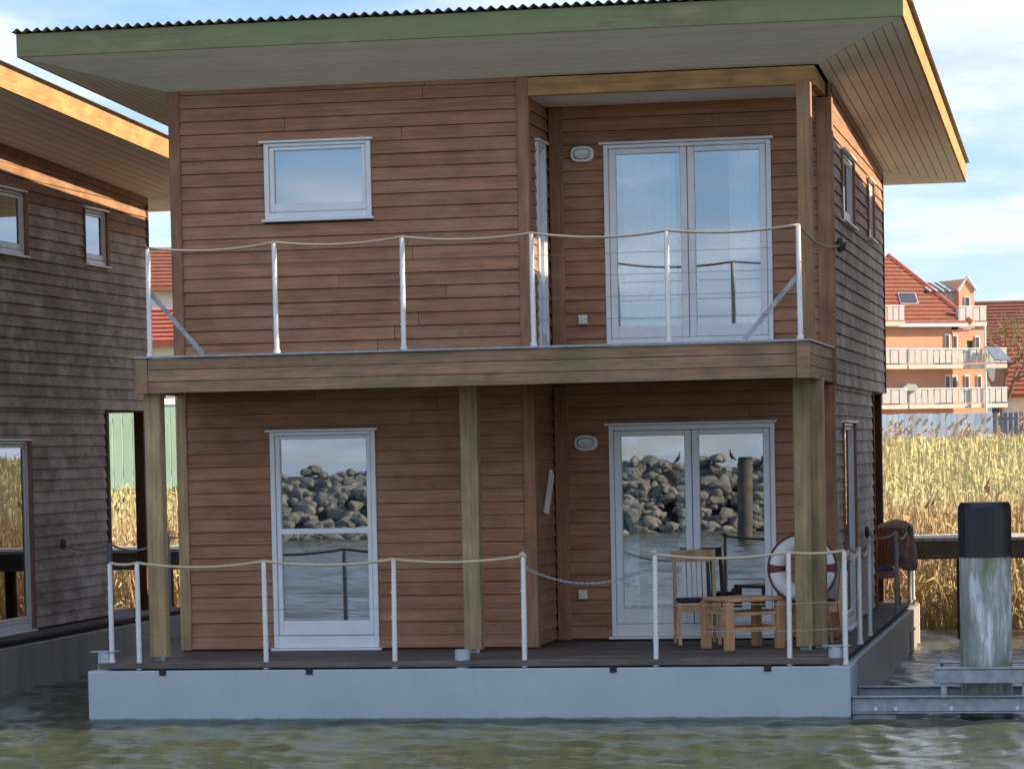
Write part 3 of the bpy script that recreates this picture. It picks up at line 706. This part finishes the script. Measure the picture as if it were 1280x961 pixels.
    # chain across the gangway
    def chain(b):
        pth = sag((-5.84, .045, 1.57), (-4.52, .045, 1.57), .17, 46)
        for i in range(46):
            p, q = pth[i], pth[i+1]; d = (q-p).normalized(); nrm = Vector((0, 1, 0)) if i % 2 else d.cross(Vector((0, 1, 0)))
            c = (p+q)/2; pts = []
            for k in range(9):
                an = 2*math.pi*k/8; pts.append(c+d*(.021*math.cos(an))+nrm*(.011*math.sin(an)))
            b.tube(pts, .0042, 5, caps=False)
    if front: part('chain', 'galvanised', chain)
    # bollards
    for x, cap in ((-10.355, True), (-6.52, False), (-2.69, True)):
        b_ = part('bollard', 'hull_paint', lambda b: b.tube([(x, .10, .545), (x, .10, .735)], .078, 20), smooth=False)
        if cap: part('bollard_cap', 'galvanised', lambda b: b.cbox(x-.14, x+.14, .02, .2, .737, .75, .004))
    # lamps and sockets on the recess wall
    for (x, z, s_) in ((-5.64, 6.01, 1), (-5.66, 2.83, 1)):
        def oval(b, rx, rz, y0, y1, k0=1.0, k1=1.0):
            n = 28; pts = []
            for i in range(n):
                an = 2*math.pi*i/n; cx, sx = math.cos(an), math.sin(an)
                pts.append((rx*math.copysign(abs(cx)**.72, cx), rz*math.copysign(abs(sx)**.72, sx)))
            vs = [(x+p*k0, y0, z+q*k0) for p, q in pts]+[(x+p*k1, y1, z+q*k1) for p, q in pts]
            b.quadmesh(vs, [tuple(range(n)), tuple(range(n, 2*n))]+[(i, (i+1) % n, n+(i+1) % n, n+i) for i in range(n)])
        L_ = part('wall_lamp', 'lamp_white', lambda b: oval(b, .132, .088, YR-.026, YR-.085, 1.0, .95))
        b = MB(); oval(b, .10, .062, YR-.086, YR-.115, 1.0, .8); b.build('lamp_lens', 'lamp_glass', L_, off=OH)
        b = MB(); oval(b, .098, .058, YR-.1155, YR-.1165, .75, .75); b.v = [(p[0], p[1], max(p[2], z)) for p in b.v]; b.build('lamp_hood', 'lamp_white', L_, off=OH)
    for (x, z) in ((-5.67, 4.19), (-5.73, 1.15)):
        s0 = part('socket', 'socket_plastic', lambda b: b.cbox(x-.052, x+.052, YR-.07, YR-.02, z-.052, z+.052, .008))
        b = MB(); b.cbox(x-.040, x+.040, YR-.079, YR-.0705, z-.03, z+.04, .003); b.build('socket_lid', 'socket_plastic', s0, off=OH)
    return H
GH = 'houseboats moored in a row'
main = houseboat(0.0, 'brown two-storey houseboat with balcony and green mossy roof edge, centre of picture', GH, True, True)
left = houseboat(-10.28, 'neighbouring houseboat cut off at the left edge, weathered grey side wall with windows', GH, False, True)
right = houseboat(10.78, 'houseboat moored beyond the mooring pile, to the right of the others', GH, False, False)

# ------------------------------------------------------------------ things on the terrace
def dining_chair(loc, rot, label, wmat, seat_mat, panel=True):
    """origin on the floor, faces local -y"""
    C = empty('chair', loc, label, 'chair', 'wooden chairs on the houseboat', rot)
    def pt(name, mat, fn, smooth=False):
        b = MB(); fn(b); return b.build(name, mat, C, smooth=smooth)
    W, D_ = .215, .21
    for s in (-1, 1):
        pt('leg', wmat, lambda b: b.prism([(-D_-.02, 0), (-D_+.012, 0), (-D_+.022, .43), (-D_-.02, .43)], s*W-.019, s*W+.019, 0))
        # rear leg runs on up into the back upright, splayed backwards
        pt('leg', wmat, lambda b: b.prism([(D_+.03, 0), (D_+.065, 0), (D_+.02, .43), (D_+.05, .78), (D_+.11, 1.0), (D_+.08, 1.0), (D_+.015, .78), (D_-.018, .45)], s*W*1.0-.018, s*W+.018, 0))
    pt('seat_rail', wmat, lambda b: (b.box(-W+.02, W-.02, -D_-.01, -D_+.01, .36, .43), b.box(-W+.02, W-.02, D_-.01, D_+.01, .36, .43), b.box(-W-.008, -W+.01, -D_+.02, D_-.02, .36, .43), b.box(W-.01, W+.008, -D_+.02, D_-.02, .36, .43)))
    pt('seat', wmat, lambda b: b.cbox(-W-.02, W+.02, -D_-.035, D_-.02, .431, .455, .008))
    pt('cushion', seat_mat, lambda b: b.cbox(-W+.0, W+.0, -D_-.02, D_-.03, .456, .497, .018))
    pt('top_rail', wmat, lambda b: b.prism([(D_+.062, .88), (D_+.09, .88), (D_+.125, 1.01), (D_+.098, 1.01)], -W-.03, W+.03, 0))
    for i in range(5):
        x = -.13+i*.065
        pt('back_slat', 'chair_panel' if panel else wmat, lambda b: b.prism([(D_-.005, .45), (D_+.010, .45), (D_+.035, .70), (D_+.085, .90), (D_+.07, .90), (D_+.02, .70)], x*.85-.0215, x*.85+.0215, 0))
    return C
dining_chair((-4.38, 2.34, ZD), math.radians(14), 'light wooden chair with pale slatted back in front of the terrace door', 'chair_wood', 'cushion_navy')
dining_chair((-3.08, 1.98, ZD), math.radians(-68), 'light wooden chair half hidden behind the corner columns', 'chair_wood', 'cushion_navy')
T_ = empty('table', (-3.79, 1.52, ZD), 'low square wooden table with thick legs on the terrace', 'table', rotz=math.radians(34))
HW, HD = .30, .265
b = MB(); b.cbox(-HW-.03, HW+.03, -HD-.03, HD+.03, .505, .545, .01); b.build('tabletop', 'table_wood', T_)
for sx in (-1, 1):
    for sy in (-1, 1):
        b = MB(); b.cbox(sx*HW-.046, sx*HW+.046, sy*HD-.046, sy*HD+.046, 0, .504, .008); b.build('leg', 'table_wood', T_)
for z in (.20, .36):
    for s in (-1, 1):
        b = MB(); b.cbox(-HW+.047, HW-.047, s*HD-.012, s*HD+.012, z, z+.035, .004); b.build('stretcher', 'table_wood', T_)
        b = MB(); b.cbox(s*HW-.012, s*HW+.012, -HD+.047, HD-.047, z+.01, z+.045, .004); b.build('stretcher', 'table_wood', T_)
# lifebuoy hung behind the column
LB = empty('lifebuoy', (-3.17, 1.70, 1.10), 'white lifebuoy with dark red bands hanging behind the corner columns', 'lifebuoy')
def buoy_seg(a0, a1, r, nm, mat, k=14):
    b = MB(); b.torus((0, 0, .36), .265, r, k, 14, a0, a1, axis=1); o = b.build(nm, mat, LB, smooth=True); o.scale = (1, .75, 1)
b = MB(); b.torus((0, 0, .36), .265, .085, 48, 16, axis=1); o = b.build('ring', 'buoy_white', LB, smooth=True); o.scale = (1, .75, 1)
for k in range(4):
    a0 = k*math.pi/2-.14; buoy_seg(a0, a0+.28, .0885, 'band', 'buoy_red')
b = MB(); b.torus((0, 0, .36), .362, .011, 60, 6, axis=1); b.build('grab_line', 'buoy_red', LB, smooth=True)
# rear terrace chairs
rc = dining_chair((-3.02, 9.75, ZD), math.radians(-35), 'dark reddish chair with a blanket on the rear side terrace', 'red_chair_wood', 'blue_cloth', panel=False)
BL = empty('blanket', (-2.92, 9.9, ZD+.50), 'crumpled brownish blanket thrown over the rear terrace chair back', 'blanket', rotz=math.radians(-35))
def blanket(b):
    nu, nv = 14, 20; vs = []
    for i in range(nu+1):
        for j in range(nv+1):
            s = j/nv; u = -.27+.54*i/nu
            if s < .45: y, z = .20-.05*s/.45*0, .12+.45*s/.45
            elif s < .55: q = (s-.45)/.1*math.pi; y, z = .29-.09*math.cos(q)-.0, .57+.07*math.sin(q)
            else: y, z = .38+.02*(s-.55), .57-.55*(s-.55)/.45
            y += .02*math.sin(u*21+s*9)+.012*math.sin(u*47); z += .03*math.sin(u*9+s*3)
            y += .07*max(0, z-.1)
            vs.append((u*(1+.1*math.sin(s*9)), y-.03, z-.05))
    b.quadmesh(vs, [(i*(nv+1)+j, (i+1)*(nv+1)+j, (i+1)*(nv+1)+j+1, i*(nv+1)+j+1) for i in range(nu) for j in range(nv)])
b = MB(); blanket(b); bo = b.build('cloth', 'blanket', BL, smooth=True); sm = bo.modifiers.new('thick', 'SOLIDIFY'); sm.thickness = .018
# slanted white frame on the recess side wall
FR = empty('picture_frame', (XC+.03, 2.46, 2.2), 'small slanted white frame fixed to the recess side wall', 'frame')
b = MB(); pts = [(-.26, -.10), (-.15, -.13), (.22, .28), (.11, .33)]
for i in range(4):
    p, q = Vector((0.012, *pts[i])), Vector((0.012, *pts[(i+1) % 4])); b.tube([p, q], .022, 6)
b.build('frame_bars', 'lamp_white', FR); b = MB(); b.prism(pts, 0.0, .01, 0); b.build('panel', 'corner_board', FR)

# ------------------------------------------------------------------ mooring pile and steel frame
PX, PY, PR = -1.215, .55, .258
PL = empty('mooring_pile', (PX, PY, 0), 'tall round mooring pile with black top and stained pale shaft', 'pile')
b = MB(); b.tube([(0, 0, -1.2), (0, 0, 1.62)], PR, 32); b.build('shaft', 'pile_stained', PL, smooth=False)
b = MB(); b.tube([(0, 0, 1.60), (0, 0, 2.10), (0, 0, 2.145), (0, 0, 2.15)], [PR+.008, PR+.008, PR-.015, PR-.04], 32); b.build('cap', 'pile_black', PL)
ST = empty('mooring_gantry', (-1.3, .3, 0), 'grey steel mooring frame joining the hull to the pile', 'mooring frame')
def fb(name, x0, x1, y0, y1, z0, z1, mat='galvanised'):
    b = MB(); b.cbox(x0+1.3, x1+1.3, y0-.3, y1-.3, z0, z1, .008); return b.build(name, mat, ST)
fb('beam', -2.54, .2, .10, .13, .075, .22); fb('flange', -2.54, .2, .05, .18, .221, .235); fb('flange', -2.54, .2, .05, .18, .06, .074)
fb('beam', -2.54, .2, .98, 1.02, .08, .25); fb('flange', -2.54, .2, .93, 1.07, .251, .265)
fb('gusset', -2.54, -2.10, .105, .125, -.15, .059)
fb('collar_plate', -1.72, .1, .02, .26, .50, .515); fb('collar_web', -1.72, .1, .03, .05, .36, .499); fb('collar_plate', -1.72, .1, .86, 1.1, .50, .515)
fb('collar_web', -1.72, -1.68, .05, 1.08, .38, .499)
for x in (-1.62, -.82): fb('hanger', x-.03, x+.03, .055, .075, .21, .37)
for x in (-2.3, -2.1, -1.55, -.9):
    b = MB(); b.tube([(x+1.3, -.215, .11), (x+1.3, -.185, .11)], .02, 6); b.build('bolt', 'steel', ST)

# ------------------------------------------------------------------ jetty behind the houses
J = empty('jetty', (-8, 13.4, 0), 'long wooden jetty running behind the houseboats', 'jetty')
b = MB(); b.box(-40, 30, -.80, -.74, 1.12, 1.37); b.build('beam', 'jetty_wood', J)
b = MB(); b.box(-40, 30, .74, .80, 1.12, 1.37); b.build('beam', 'dark_post', J)
pm = MB().cbox(-.068, .068, -.86, .86, 1.372, 1.42, .005).mesh('plank'); pm.materials.append(MATS['jetty_plank'] if 'jetty_plank' in MATS else plain('jetty_plank', (0.52, 0.49, 0.44), 0.85, var=0.15))
for i in range(290):
    o = bpy.data.objects.new('plank', pm); COL.objects.link(o); o.parent = J; o.location.x = -21+i*.145
for i in range(18):
    for s in (-1, 1):
        b = MB(); b.tube([(-38+i*4, s*.62, -.9), (-38+i*4, s*.62, 1.12)], .09, 10); b.build('pile', 'dark_post', J)

# ------------------------------------------------------------------ orange apartment house
AB = empty('apartment_house', (-14.9, 172, 2.2), 'orange apartment house with red tiled roof and white balconies behind the blue fence', 'building', rotz=math.radians(33))
KU = 1/0.85
def apt(name, mat, fn, parent=AB):
    b = MB(); fn(b); return b.build(name, mat, parent)
def ub(b, u0, u1, v0, v1, z0, z1): b.box((u0+.53*v0)*KU, (u1+.53*v0)*KU, v0, v1, z0, z1)
apt('wall', 'orange_render', lambda b: ub(b, -3, 5.0, 0, 9, 0, 8.25))
apt('wall', 'orange_render', lambda b: ub(b, 5.0, 7.1, 1.4, 9, 0, 7.9))
# hipped roof, tile courses as rows of their own
RP = (0.75, 12.95); RE = (6.05, 8.3)
def roof_face(b):
    b.quadmesh([(-3*KU, -.5, 8.25), (RE[0]*KU, -.5, 8.25), (3.1*KU, 4.4, RP[1]), (-3*KU, 4.4, RP[1])], [(0, 1, 2, 3)])
    b.quadmesh([(RE[0]*KU, -.5, 8.25), (RE[0]*KU, 9.4, 8.25), (3.1*KU, 4.6, RP[1]), (3.1*KU, 4.4, RP[1])], [(0, 1, 2, 3)])
    b.quadmesh([(RE[0]*KU, 9.4, 8.25), (-3*KU, 9.4, 8.25), (-3*KU, 4.6, RP[1]), (3.1*KU, 4.6, RP[1])], [(0, 1, 2, 3)])
rfa = apt('roof', 'tile_red', roof_face)
for k in range(17):
    t0 = k/17; t1 = (k+.86)/17
    def course(b):
        def R_(t_): return (RE[0]*(1-t_)+3.1*t_)*KU, -.5+4.9*t_, 8.25+(RP[1]-8.25)*t_
        x0, y0, z0 = R_(t0); x1, y1, z1 = R_(t1)
        b.quadmesh([(-3*KU, y0-.06, z0+.10), (x0, y0-.06, z0+.10), (x1, y1, z1+.03), (-3*KU, y1, z1+.03), (-3*KU, y0, z0-.02), (x0, y0, z0-.02)], [(0, 1, 2, 3), (4, 5, 1, 0)])
    apt('tile_course', 'tile_red', course, rfa)
apt('ridge_tiles', 'tile_ridge', lambda b: b.tube([(RE[0]*KU, -.5, 8.33), (3.1*KU, 4.45, RP[1]+.08)], .2, 6), rfa)
apt('gutter', 'white_frame', lambda b: ub(b, -4, 6.1, -.62, -.42, 8.05, 8.26), rfa)
sk = apt('roof_window', 'grey_wall', lambda b: b.quadmesh([(2.15*KU, .75, 9.62), (3.3*KU, .75, 9.62), (3.45*KU, 1.5, 10.4), (2.3*KU, 1.5, 10.4), (2.15*KU, .9, 9.4), (3.3*KU, .9, 9.4), (3.45*KU, 1.7, 10.2), (2.3*KU, 1.7, 10.2)], [(0, 1, 2, 3), (0, 4, 5, 1), (1, 5, 6, 2), (2, 6, 7, 3), (3, 7, 4, 0)]), rfa)
apt('pane', 'dark_glass', lambda b: b.quadmesh([(2.25*KU, .76, 9.72), (3.22*KU, .76, 9.72), (3.33*KU, 1.38, 10.36), (2.37*KU, 1.38, 10.36)], [(0, 1, 2, 3)]), rfa)
# right dormer tower and its glazed roof
apt('dormer', 'orange_render', lambda b: b.prism([(6.1*KU, 8.0), (7.1*KU, 8.0), (7.1*KU, 10.6), (6.6*KU, 11.3), (6.1*KU, 10.6)], 1.2, 5.0, 1))
apt('dormer_verge', 'pale_render', lambda b: b.tube([(6.0*KU, 1.1, 10.5), (6.6*KU, 1.1, 11.42), (7.2*KU, 1.1, 10.5)], .10, 5))
apt('window', 'white_frame', lambda b: ub(b, 5.85, 6.2, 1.12, 1.22, 9.0, 10.1))
apt('pane', 'dark_glass', lambda b: ub(b, 5.93, 6.16, 1.08, 1.13, 9.06, 10.04))
apt('glazed_wall', 'grey_wall', lambda b: ub(b, 3.4, 5.4, 1.6, 5, 9.0, 10.45))
gz = apt('glazed_roof', 'dark_glass', lambda b: b.prism([(1.4, 10.45), (3.2, 11.15), (5.0, 11.15), (5.0, 10.45)], 4.2*KU, 6.05*KU, 0))
for k in range(4): apt('glazing_bar', 'white_frame', lambda b: b.tube([((4.35+k*.42)*KU, 1.36, 10.5), ((4.35+k*.42)*KU, 3.2, 11.2)], .06, 5), gz)
# left dormer
apt('dormer', 'orange_render', lambda b: b.prism([(-1.5*KU, 8.2), (.55*KU, 8.2), (.55*KU, 10.5), (-.1*KU, 11.5), (-1.5*KU, 11.5)], -.3, 4, 1))
def balcony(u0, u1, v0, z, n, ends=True, mat='balcony_panel'):
    s = apt('balcony', 'slab', lambda b: ub(b, u0, u1, v0, .3, z-.28, z))
    n = max(1, n); du = (u1-u0)/n
    for k in range(n):
        apt('railing_panel', mat, lambda b: ub(b, u0+k*du+.03, u0+(k+1)*du-.03, v0+.02+(.0 if k % 2 else .03), v0+.06+(.0 if k % 2 else .03), z+.08, z+.98), s)
    apt('handrail', 'white_frame', lambda b: ub(b, u0, u1, v0-.01, v0+.05, z+1.0, z+1.06), s)
    apt('railing_panel', mat, lambda b: b.box((u0+.53*v0)*KU, (u0+.53*v0)*KU+.06, v0+.07, -.02, z+.08, z+.98), s)
for z in (5.55, 2.95):
    balcony(.1, 1.15, -1.9, z, 2); balcony(1.16, 2.2, -1.6, z, 2); balcony(2.3, 6.2, -1.2, z, 10); balcony(6.25, 8.6, -1.4, z, 6)
balcony(-1.0, .6, -1.3, 8.35, 3); balcony(.62, 2.1, -1.5, 8.35, 4); balcony(5.5, 7.3, -.4, 8.35, 4)
for (u0, u1, z0, z1, v) in ((5.05, 5.35, 6.0, 7.6, 1.38), (6.5, 6.8, 6.0, 7.5, 1.38), (4.95, 5.3, 3.2, 4.9, 1.38), (5.8, 6.1, 3.2, 4.9, 1.38), (6.6, 6.9, 3.2, 4.9, 1.38), (.2, .5, 6.0, 7.6, -.02), (4.6, 4.9, 6.0, 7.6, -.02), (.2, .55, 3.2, 4.9, -.02), (4.55, 4.9, 3.2, 4.9, -.02)):
    f_ = apt('window', 'white_frame', lambda b: ub(b, u0, u1, v-.07, v+.02, z0, z1)); apt('pane', 'dark_glass', lambda b: ub(b, u0+.06, u1-.06, v-.10, v-.071, z0+.1, z1-.1), f_)
apt('downpipe', 'white_frame', lambda b: b.tube([(.35*KU, -.08, 0), (.35*KU, -.08, 8)], .09, 6))
for u in (6.4,): apt('balcony_post', 'white_frame', lambda b: b.tube([(u*KU, -1.5, 0), (u*KU, -1.5, 8.1)], .07, 6))
apt('sunshade', 'dark_blue_fence', lambda b: b.quadmesh([(6.3*KU, -1.75, 6.7), (7.2*KU, -1.75, 6.6), (7.7*KU, -2.3, 5.75), (6.6*KU, -2.3, 5.8), (6.3*KU, -1.7, 6.65), (7.2*KU, -1.7, 6.55), (7.7*KU, -2.25, 5.7), (6.6*KU, -2.25, 5.75)], [(0, 1, 2, 3), (7, 6, 5, 4), (0, 4, 5, 1), (1, 5, 6, 2), (2, 6, 7, 3), (3, 7, 4, 0)]))
# balcony furniture and plants as parts of the far house
apt('balcony_plant', 'plant', lambda b: [b.tube([(5.7*KU+random.uniform(-.2, .2), -1.0+random.uniform(-.1, .1), 5.9), (5.7*KU+random.uniform(-.35, .35), -1.0+random.uniform(-.2, .2), 7.1)], [.12, .03], 5) for _ in range(14)])
apt('balcony_awning', 'grey_wall', lambda b: b.prism([(1.1*KU, 4.0), (1.5*KU, 4.3), (2.0*KU, 4.25), (2.15*KU, 4.0), (2.1*KU, 3.85), (1.15*KU, 3.85)], -1.4, -.6, 1))

# houses to the right of it
def gable(name, loc, rot, wdt, dep, hw, hr, wallm, roofm, label):
    h_ = empty(name, loc, label, 'building', rotz=math.radians(rot))
    b = MB(); b.box(-wdt/2, wdt/2, 0, dep, 0, hw); b.build('wall', wallm, h_)
    b = MB(); b.prism([(-.5, hw), (dep/2, hw+hr), (dep+.5, hw), (dep+.5, hw-.15), (-.5, hw-.15)], -wdt/2-.4, wdt/2+.4, 0); r_ = b.build('roof', roofm, h_)
    n = int(math.hypot(dep/2+.5, hr)/.42)
    for k in range(n):
        t0, t1 = k/n, (k+.85)/n
        y0, z0, y1, z1 = -.5+(dep/2+.5)*t0, hw+hr*t0, -.5+(dep/2+.5)*t1, hw+hr*t1
        b = MB(); b.quadmesh([(-wdt/2-.42, y0-.05, z0+.09), (wdt/2+.42, y0-.05, z0+.09), (wdt/2+.42, y1, z1+.03), (-wdt/2-.42, y1, z1+.03), (-wdt/2-.42, y0, z0-.02), (wdt/2+.42, y0, z0-.02)], [(0, 1, 2, 3), (4, 5, 1, 0)]); b.build('tile_course', roofm, r_)
    for i in range(int(wdt/2.4)):
        x = -wdt/2+1.2+i*2.4
        b = MB(); b.box(x-.5, x+.5, -.08, .02, hw*.35, hw*.72); f_ = b.build('window', 'white_frame', h_)
        b = MB(); b.box(x-.42, x+.42, -.11, -.081, hw*.35+.1, hw*.72-.1); b.build('pane', 'dark_glass', f_)
    return h_
gable('far_house', (-1.6, 186, 2.2), 8, 9.5, 9, 3.6, 5.0, 'pale_render', 'tile_red', 'low white house with red tiled roof at the right edge')
gable('far_house', (-1.5, 212, 2.2), 5, 16, 10, 7.2, 4.3, 'pale_render', 'tile_dark', 'tall house with dark red roof behind the bare tree')
# houses seen through the gap on the left
gable('far_house', (-36.0, 92, 2.0), 25, 12, 8, 7.7, 1.9, 'pale_render', 'tile_red', 'white house with red roof seen through the gap between the houseboats')
gable('far_house', (-31.5, 80, 2.0), 10, 9, 6, 5.0, 1.4, 'pale_render', 'tile_ridge', 'small pale shed in front of the white house in the gap')
GW = empty('green_fence', (-29, 60, 1.6), 'pale green board fence seen between the two houseboats', 'fence', rotz=math.radians(24))
bm_ = MB().cbox(-.14, .14, -.03, .03, .2, 2.75, .01).mesh('board'); bm_.materials.append(MATS['green_panel'])
for i in range(50):
    o = bpy.data.objects.new('board', bm_); COL.objects.link(o); o.parent = GW; o.location.x = -7.3+i*.295
b = MB(); b.box(-7.5, 7.5, .04, .1, .6, .75); b.box(-7.5, 7.5, .04, .1, 2.2, 2.35); b.build('rail', 'green_panel', GW)
b = MB(); b.box(-7.5, 7.5, -.08, .12, 2.76, 2.95); b.build('cap', 'white_frame', GW)
# blue fence
BF = empty('blue_fence', (-12, 150, 2.3), 'pale blue board fence running below the orange house', 'fence', rotz=math.radians(14))
bm_ = MB().cbox(-.165, .165, -.03, .03, 0, 2.05, .01).mesh('board'); bm_.materials.append(MATS['blue_fence'])
for i in range(40):
    o = bpy.data.objects.new('board', bm_); COL.objects.link(o); o.parent = BF; o.location = (-8+i*.345, 0, random.uniform(-.03, .03))
b = MB(); b.box(-8.2, 5.8, .04, .1, .4, .5); b.box(-8.2, 5.8, .04, .1, 1.6, 1.7); b.build('rail', 'blue_fence', BF)
DF = empty('slat_fence', (-4.0, 149, 2.3), 'dark blue slatted fence at the right edge beside the pale one', 'fence')
bm_ = MB().cbox(-.11, .11, -.03, .03, 0, 2.0, .01).mesh('board'); bm_.materials.append(MATS['dark_blue_fence'])
for i in range(24):
    o = bpy.data.objects.new('board', bm_); COL.objects.link(o); o.parent = DF; o.location.x = -2.3+i*.3
b = MB(); b.box(-2.4, 4.8, .04, .1, .4, .5); b.box(-2.4, 4.8, .04, .1, 1.6, 1.7); b.build('rail', 'dark_blue_fence', DF)

# bare tree between the far houses
def bare_tree(loc, hgt, label):
    Tt = empty('bare_tree', loc, label, 'tree'); tr_ = MB(); tw = MB()
    def grow(p, d, l, r, lev):
        q = p+d*l; mid = p+d*l*.5+Vector((random.gauss(0, .04), random.gauss(0, .04), 0))*l
        (tr_ if lev < 3 else tw).tube([p, mid, q], [r, r*.85, r*.65], 6 if lev < 3 else 3, caps=False)
        if lev >= 6: return
        for _ in range(3 if lev < 5 else 4):
            nd = (d+Vector((random.gauss(0, .55), random.gauss(0, .55), random.gauss(.12, .3)))).normalized()
            grow(p+d*l*random.uniform(.6, 1.0), nd, l*random.uniform(.6, .82), r*.55, lev+1)
    grow(Vector((0, 0, 0)), Vector((0, 0, 1)), hgt*.26, hgt*.022, 0)
    tr_.build('trunk', 'bark', Tt); tw.build('crown', 'twig', Tt)
bare_tree((-7.0, 183.5, 2.2), 14.0, 'bare brownish tree between the orange house and the red roof')

# ------------------------------------------------------------------ the breakwater across the water (mirrored in the panes)
BW = empty('breakwater', (-14, -66, 0), 'rubble stone breakwater across the water, mirrored in the ground floor glass', 'breakwater')
b = MB(); b.prism([(-4.5, -1), (4.5, -1), (1.0, 2.0), (-1.2, 2.0)], -26, 26, 0); b.build('core', 'breakwater_core', BW)
rock_meshes = []
import bmesh as _bm
for k in range(7):
    q = _bm.new(); _bm.ops.create_icosphere(q, subdivisions=2, radius=1.0)
    dirs = [Vector((random.gauss(0, 1), random.gauss(0, 1), random.gauss(0, 1))).normalized() for _ in range(9)]
    for v in q.verts:
        p = v.co.copy()
        for d in dirs:
            dd = p.dot(d)-random.uniform(.60, .63)
            if dd > 0: p -= d*dd
        v.co = p
    me = bpy.data.meshes.new('rock'); q.to_mesh(me); q.free(); me.materials.append(MATS['rock']); rock_meshes.append(me)
for i in range(298):
    o = bpy.data.objects.new('rock', random.choice(rock_meshes)); COL.objects.link(o); o.parent = BW
    u = random.uniform(-10, 9); t_ = random.random(); y = 4.6-3.9*t_; z = -.1+2.35*t_+random.uniform(-.1, .25)
    s = random.uniform(.15, .34)*(1 if random.random() < .88 else 1.5); o.location = (u, y, z); o.scale = (s*1.25, s*.9, s*.75); o.rotation_euler = (random.uniform(-.5, .5), random.uniform(-.5, .5), random.uniform(0, 6.28))
rub = MB()
for i in range(2200):
    u = random.choice((random.uniform(-26, -10), random.uniform(9, 26), random.uniform(-10, 9))); t_ = random.random(); y = 4.6-4.0*t_; z = -.1+2.3*t_
    s = random.uniform(.16, .38); a_ = random.uniform(0, 6.28); me = random.choice(rock_meshes); ca, sa = math.cos(a_), math.sin(a_)
    rub.quadmesh([(u+s*(v.co.x*ca*1.2-v.co.y*sa), y+s*(v.co.x*sa*1.2+v.co.y*ca), z+s*.75*v.co.z) for v in me.vertices], [tuple(p.vertices) for p in me.polygons])
tag(rub.build('rubble', 'rock', BW), kind='stuff')
def bird(x, z, flip, label):
    Bd = empty('bird', (x, -65.0, z-.34), label, 'bird', 'dark birds perched on the breakwater'); Bd.scale = (.45, .45, .45)
    b = MB(); s = -1 if flip else 1
    b.tube([(-.34*s, 0, .02), (-.2*s, 0, .12), (-.05*s, 0, .26), (.06*s, 0, .42), (.10*s, 0, .56), (.07*s, 0, .68), (.10*s, 0, .75), (.16*s, 0, .76), (.26*s, 0, .75)], [.02, .07, .13, .12, .06, .038, .05, .03, .008], 10); b.build('body', 'bird_black', Bd, smooth=True)
    for k in (-1, 1):
        b = MB(); b.tube([(0, k*.05, .18), (.0, k*.05, -.12)], .018, 6); b.build('leg', 'bird_black', Bd)
for x, z, f_, lb in ((-11.1, 2.55, 0, 'dark bird perched above the timber pile on the breakwater'), (-12.2, 2.6, 1, 'dark bird on the breakwater, mirrored between the terrace door leaves'), (-14.0, 2.55, 0, 'dark bird on the breakwater, mirrored in the left terrace door leaf'),
                     (-21.0, 2.6, 1, 'dark bird on the breakwater, mirrored in the tall window, right one'), (-22.2, 2.55, 0, 'dark bird on the breakwater, mirrored in the tall window, left one')):
    bird(x, z, f_, lb)
WP = empty('timber_pile', (-10.3, -52, 0), 'dark timber pile in the water, mirrored in the right terrace door pane', 'pile')
b = MB(); b.tube([(0, 0, -1.5), (0.02, 0, 1.0), (0.05, 0, 2.35)], [.23, .22, .21], 16); b.build('shaft', 'jetty_wood', WP)
b = MB(); b.tube([(0.05, 0, 2.34), (0.05, 0, 2.42)], [.23, .18], 16); b.build('cap', 'pile_black', WP)
